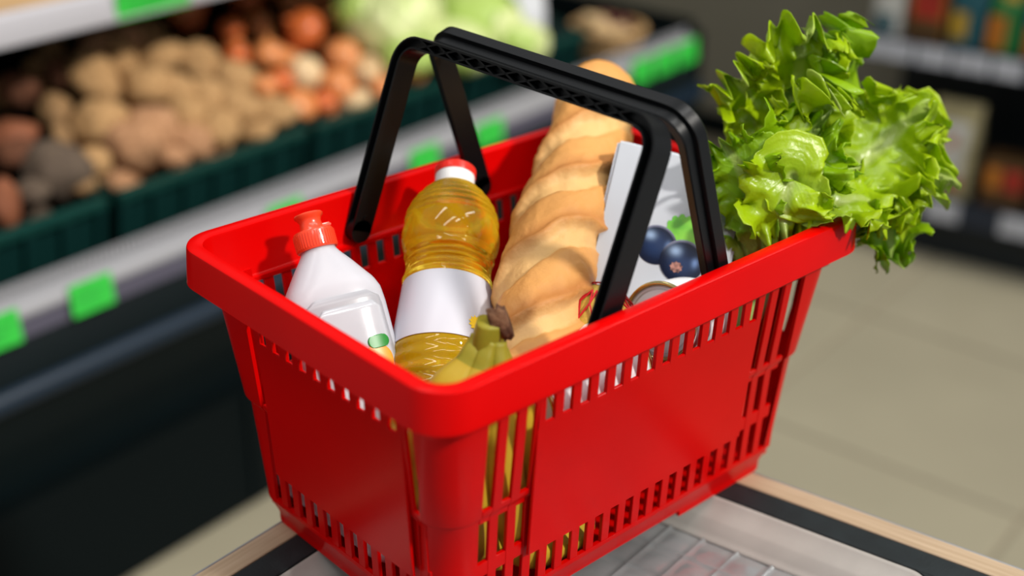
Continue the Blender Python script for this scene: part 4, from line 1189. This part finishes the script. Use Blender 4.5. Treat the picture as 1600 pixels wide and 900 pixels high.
# --- lettuce
LET = {"tall": [[0.1861, -0.0851, 0.172], [0.1774, -0.0968, 0.2437], [0.2186, -0.0725, 0.2913], [0.2397, -0.0645, 0.3323], [0.2294, -0.0729, 0.3733]], "tallback": [[0.2032, -0.0764, 0.1633], [0.223, -0.0789, 0.243], [0.2581, -0.0654, 0.2888], [0.2728, -0.0671, 0.3291], [0.2531, -0.0856, 0.3648]], "leftup": [[0.1767, -0.0886, 0.1763], [0.1696, -0.0897, 0.2435], [0.2024, -0.0609, 0.2862], [0.2074, -0.0445, 0.3173], [0.1877, -0.039, 0.3432]], "leftfront": [[0.1639, -0.0982, 0.1782], [0.1442, -0.1131, 0.2302], [0.1448, -0.0982, 0.2643], [0.142, -0.0866, 0.2889], [0.1386, -0.0748, 0.3015]], "centre": [[0.1749, -0.0991, 0.1808], [0.165, -0.1199, 0.2378], [0.1715, -0.1166, 0.274], [0.1845, -0.1132, 0.297], [0.208, -0.1096, 0.3123]], "fold": [[0.173, -0.1035, 0.183], [0.1694, -0.1208, 0.2537], [0.1669, -0.1205, 0.2845], [0.1515, -0.1264, 0.2659], [0.1547, -0.1259, 0.2372]], "right": [[0.1996, -0.0852, 0.1677], [0.2089, -0.1166, 0.2356], [0.2514, -0.1205, 0.2658], [0.2894, -0.1265, 0.2869], [0.3051, -0.1403, 0.3109]], "rightlow": [[0.1863, -0.0974, 0.1765], [0.2208, -0.115, 0.2318], [0.2645, -0.1264, 0.2527], [0.2931, -0.1469, 0.262], [0.3019, -0.1703, 0.2622]], "rightback": [[0.2128, -0.073, 0.159], [0.2632, -0.0906, 0.2361], [0.3132, -0.0928, 0.2569], [0.341, -0.1081, 0.2726], [0.3365, -0.1347, 0.2722]], "droop": [[0.2263, -0.0821, 0.1641], [0.2411, -0.1142, 0.227], [0.2636, -0.1297, 0.2353], [0.269, -0.1501, 0.2239], [0.2654, -0.1625, 0.2007]], "leftlow": [[0.1658, -0.0939, 0.176], [0.14, -0.1031, 0.2166], [0.1455, -0.0863, 0.2378], [0.153, -0.0759, 0.2522], [0.1591, -0.0657, 0.2644]], "overrim": [[0.2247, -0.084, 0.1592], [0.1772, -0.1374, 0.2513], [0.1999, -0.1446, 0.2608], [0.2264, -0.1482, 0.2581], [0.255, -0.1526, 0.2461]], "heart": [[0.1881, -0.0869, 0.172], [0.1866, -0.1022, 0.2486], [0.2081, -0.0934, 0.2912], [0.2165, -0.0982, 0.3182], [0.2111, -0.1099, 0.3386]]}
def leaf_material(name, c_edge, c_mid, c_rib):
    m = bpy.data.materials.new(name); m.use_nodes = True
    n = m.node_tree.nodes; l = m.node_tree.links; b = n['Principled BSDF']; out = n['Material Output']
    uv = n.new('ShaderNodeUVMap'); sep = n.new('ShaderNodeSeparateXYZ'); l.new(uv.outputs[0], sep.inputs[0])
    ab = n.new('ShaderNodeMath'); ab.operation = 'ABSOLUTE'; l.new(sep.outputs['Y'], ab.inputs[0])
    r1 = n.new('ShaderNodeValToRGB'); l.new(ab.outputs[0], r1.inputs[0])
    e = r1.color_ramp.elements; e[0].position = 0.0; e[0].color = (*c_rib, 1); e[1].position = 1.0; e[1].color = (*c_edge, 1)
    x = r1.color_ramp.elements.new(.07); x.color = (*c_rib, 1); x = r1.color_ramp.elements.new(.17); x.color = (*c_mid, 1)
    # paler towards the foot of the leaf
    r2 = n.new('ShaderNodeValToRGB'); l.new(sep.outputs['X'], r2.inputs[0]); r2.color_ramp.elements[0].color = (1, 1, 1, 1); r2.color_ramp.elements[1].color = (0, 0, 0, 1)
    r2.color_ramp.elements[0].position = .10; r2.color_ramp.elements[1].position = .45
    mx = n.new('ShaderNodeMixRGB'); l.new(r2.outputs[0], mx.inputs[0]); l.new(r1.outputs[0], mx.inputs[1]); mx.inputs[2].default_value = (.45, .60, .17, 1)
    tc = n.new('ShaderNodeTexCoord'); nz = n.new('ShaderNodeTexNoise'); nz.inputs['Scale'].default_value = 26; nz.inputs['Detail'].default_value = 5
    l.new(tc.outputs['Object'], nz.inputs['Vector'])
    mul = n.new('ShaderNodeMixRGB'); mul.blend_type = 'MULTIPLY'; mul.inputs[0].default_value = .6
    r3 = n.new('ShaderNodeValToRGB'); r3.color_ramp.elements[0].position = .3; r3.color_ramp.elements[0].color = (.58, .68, .45, 1); r3.color_ramp.elements[1].position = .7; r3.color_ramp.elements[1].color = (1, 1, 1, 1)
    l.new(nz.outputs['Fac'], r3.inputs[0]); l.new(mx.outputs[0], mul.inputs[1]); l.new(r3.outputs[0], mul.inputs[2])
    l.new(mul.outputs[0], b.inputs['Base Color'])
    b.inputs['Roughness'].default_value = .30; b.inputs['Specular IOR Level'].default_value = .5
    # side veins
    cmb = n.new('ShaderNodeMath'); cmb.operation = 'MULTIPLY_ADD'; l.new(ab.outputs[0], cmb.inputs[0]); cmb.inputs[1].default_value = -.45; l.new(sep.outputs['X'], cmb.inputs[2])
    k = n.new('ShaderNodeMath'); k.operation = 'MULTIPLY'; l.new(cmb.outputs[0], k.inputs[0]); k.inputs[1].default_value = 34
    sn = n.new('ShaderNodeMath'); sn.operation = 'SINE'; l.new(k.outputs[0], sn.inputs[0])
    pw_ = n.new('ShaderNodeMath'); pw_.operation = 'POWER'; ab2 = n.new('ShaderNodeMath'); ab2.operation = 'ABSOLUTE'; l.new(sn.outputs[0], ab2.inputs[0]); l.new(ab2.outputs[0], pw_.inputs[0]); pw_.inputs[1].default_value = 6
    nz2 = n.new('ShaderNodeTexNoise'); nz2.inputs['Scale'].default_value = 110; nz2.inputs['Detail'].default_value = 3; l.new(tc.outputs['Object'], nz2.inputs['Vector'])
    ad = n.new('ShaderNodeMath'); ad.operation = 'MULTIPLY_ADD'; l.new(pw_.outputs[0], ad.inputs[0]); ad.inputs[1].default_value = .16; l.new(nz2.outputs['Fac'], ad.inputs[2])
    bp = n.new('ShaderNodeBump'); bp.inputs['Strength'].default_value = .45; bp.inputs['Distance'].default_value = .0022; l.new(ad.outputs[0], bp.inputs['Height'])
    l.new(bp.outputs[0], b.inputs['Normal'])
    tr = n.new('ShaderNodeBsdfTranslucent'); hs = n.new('ShaderNodeMixRGB'); hs.blend_type = 'MULTIPLY'; hs.inputs[0].default_value = 1; l.new(mul.outputs[0], hs.inputs[1]); hs.inputs[2].default_value = (1.0, 1.0, .45, 1)
    l.new(hs.outputs[0], tr.inputs['Color']); l.new(bp.outputs[0], tr.inputs['Normal'])
    ms = n.new('ShaderNodeMixShader'); ms.inputs[0].default_value = .45; l.new(b.outputs[0], ms.inputs[1]); l.new(tr.outputs[0], ms.inputs[2]); l.new(ms.outputs[0], out.inputs['Surface'])
    return m
ML = [leaf_material('lettuce_leaf_bright', (.52, .69, .006), (.42, .61, .007), (.58, .70, .18)),
      leaf_material('lettuce_leaf_green', (.38, .60, .005), (.28, .51, .006), (.50, .65, .16))]
lettuce = empty('lettuce', (.16, -.115, .19)); tag(lettuce, 'frilly bright green lettuce spilling over the right corner of the basket', 'lettuce')
def leaf(pts, W, m, face, seed, ruf=.016, cup=.25, n1=110, n2=60, foot=.16, wtip=.55, lobes=7):
    c = catmull(pts, n1)
    vs = []; fs = []; uvs = []
    rnd = random.Random(seed); ph = [rnd.uniform(0, 6.28) for _ in range(8)]
    L = sum((c[i + 1] - c[i]).length for i in range(n1))
    prevS = None
    for i in range(n1 + 1):
        s = i / n1; p = c[i]; t = (c[min(i + 1, n1)] - c[max(i - 1, 0)]).normalized()
        S_ = t.cross(face)
        if S_.length < .15 and prevS is not None: S_ = prevS.copy()
        S_.normalize()
        if prevS is not None:
            if S_.dot(prevS) < 0: S_ = -S_
            S_ = (S_ * .35 + prevS * .65); S_ = (S_ - t * S_.dot(t)).normalized()
        prevS = S_; N_ = S_.cross(t).normalized()
        wd = W * (foot + (1 - foot) * sst(.05, .62, s)) * (1 - (1 - wtip) * sst(.75, 1.0, s))
        edge_in = sst(.12, .5, s)
        tip = sst(.86, 1.0, s)
        for j in range(n2 + 1):
            u = j / n2 * 2 - 1; au = abs(u); sd = 0 if u < 0 else 1
            lob = 1 + edge_in * (.10 * sin(s * lobes * 6.28 + ph[sd]) + .07 * sin(s * lobes * 2.3 * 6.28 + ph[2 + sd]) + .045 * sin(s * lobes * 5.7 * 6.28 + ph[4 + sd])) * au ** 2
            x = u * wd * lob
            fr_ = max(au ** 3, tip * .8 * (1 - .4 * au))
            arg = s * L * 2 * pi
            z = cup * wd * (au ** 2) * (1 - .6 * s)
            z += ruf * edge_in * fr_ * (sin(arg / .040 + ph[0] + 2.2 * u) + .62 * sin(arg / .019 + ph[1 + sd] - 3 * u) + .10 * sin(arg / .0095 + ph[3 + sd] + 5 * u)) + ruf * .22 * edge_in * max(au ** 9, tip ** 3 * .8) * sin(arg / .0042 + ph[4 + sd] + 9 * sin(s * 17) + 24 * u * tip)
            z += ruf * .9 * tip * sin(u * 9 + ph[5]) + ruf * .45 * tip * sin(u * 21 + ph[6])
            q = p + S_ * x + N_ * z
            along = ruf * .55 * edge_in * fr_ * (cos(arg / .024 + ph[2] + 3 * u) + .2 * cos(arg / .011 + ph[6]))
            q += t * along + t * tip * (.010 * (1 - au * au) + .006 * sin(u * 13 + ph[7]))
            nv = noise.noise_vector(q * 38 + Vector((seed, 0, 0)))
            q += nv * .0026 * (edge_in * .4 + fr_ * .7 * edge_in)
            q += N_ * .0022 * noise.noise(q * 95 + Vector((seed, 2, 0))) * edge_in
            # thick midrib at the foot
            q += N_ * -.003 * exp(-(u / .12) ** 2) * (1 - s)
            vs.append(q); uvs.append((s, u))
    for i in range(n1):
        for j in range(n2): fs.append((i * (n2 + 1) + j, i * (n2 + 1) + j + 1, (i + 1) * (n2 + 1) + j + 1, (i + 1) * (n2 + 1) + j))
    o = mesh('leaf', vs, fs, m, None, True)
    uvl = o.data.uv_layers.new(name='UVMap')
    for lp in o.data.loops: uvl.data[lp.index].uv = uvs[lp.vertex_index]
    sm = o.modifiers.new('thick', 'SOLIDIFY'); sm.thickness = .0005; sm.offset = 0
    adopt(o, lettuce); return o
bpy.context.view_layer.update()
FC = (-fwd + Vector((0, 0, .15))).normalized()
leaf(LET['rightback'], .044, ML[0], (FC + right * .3).normalized(), 11, .012)
leaf(LET['tallback'], .036, ML[1], (FC + right * .3).normalized(), 2, .015, wtip=.95)
leaf(LET['leftup'], .027, ML[0], (FC - right * .3).normalized(), 3, .013, wtip=.9)
leaf(LET['tall'], .038, ML[0], FC, 4, .015, wtip=1.0)
leaf(LET['heart'], .033, ML[0], (FC + right * .4).normalized(), 5, .013)
leaf(LET['right'], .056, ML[0], (FC + Vector((0, 0, .8))).normalized(), 6, .013)
leaf(LET['rightlow'], .050, ML[0], (FC + Vector((0, 0, .5))).normalized(), 7, .014)
leaf(LET['droop'], .034, ML[1], (FC + Vector((0, 0, .6))).normalized(), 8, .010)
leaf(LET['overrim'], .034, ML[0], (FC + Vector((0, 0, .9))).normalized(), 21, .010)
leaf(LET['centre'], .044, ML[1], FC, 9, .013)
leaf(LET['leftfront'], .033, ML[1], (FC - right * .4).normalized(), 10, .010)
leaf(LET['fold'], .036, ML[0], FC, 12, .011)
leaf(LET['leftlow'], .022, ML[1], FC, 13, .014)
# pale heart stalk inside the basket
v, f = tube(catmull([(.135, -.070, .055), (.145, -.078, .10), (.156, -.085, .15), (.168, -.086, .20)], 14), lambda t: .018 + .006 * t, 18, True, shape=lambda a: 1 + .1 * cos(4 * a))
M_stalk = mat('pale_lettuce_stalk', (.52, .62, .26), .5, .3, col2=(.34, .50, .12), vscale=25); adopt(mesh('stalk', v, f, M_stalk, None, True), lettuce)
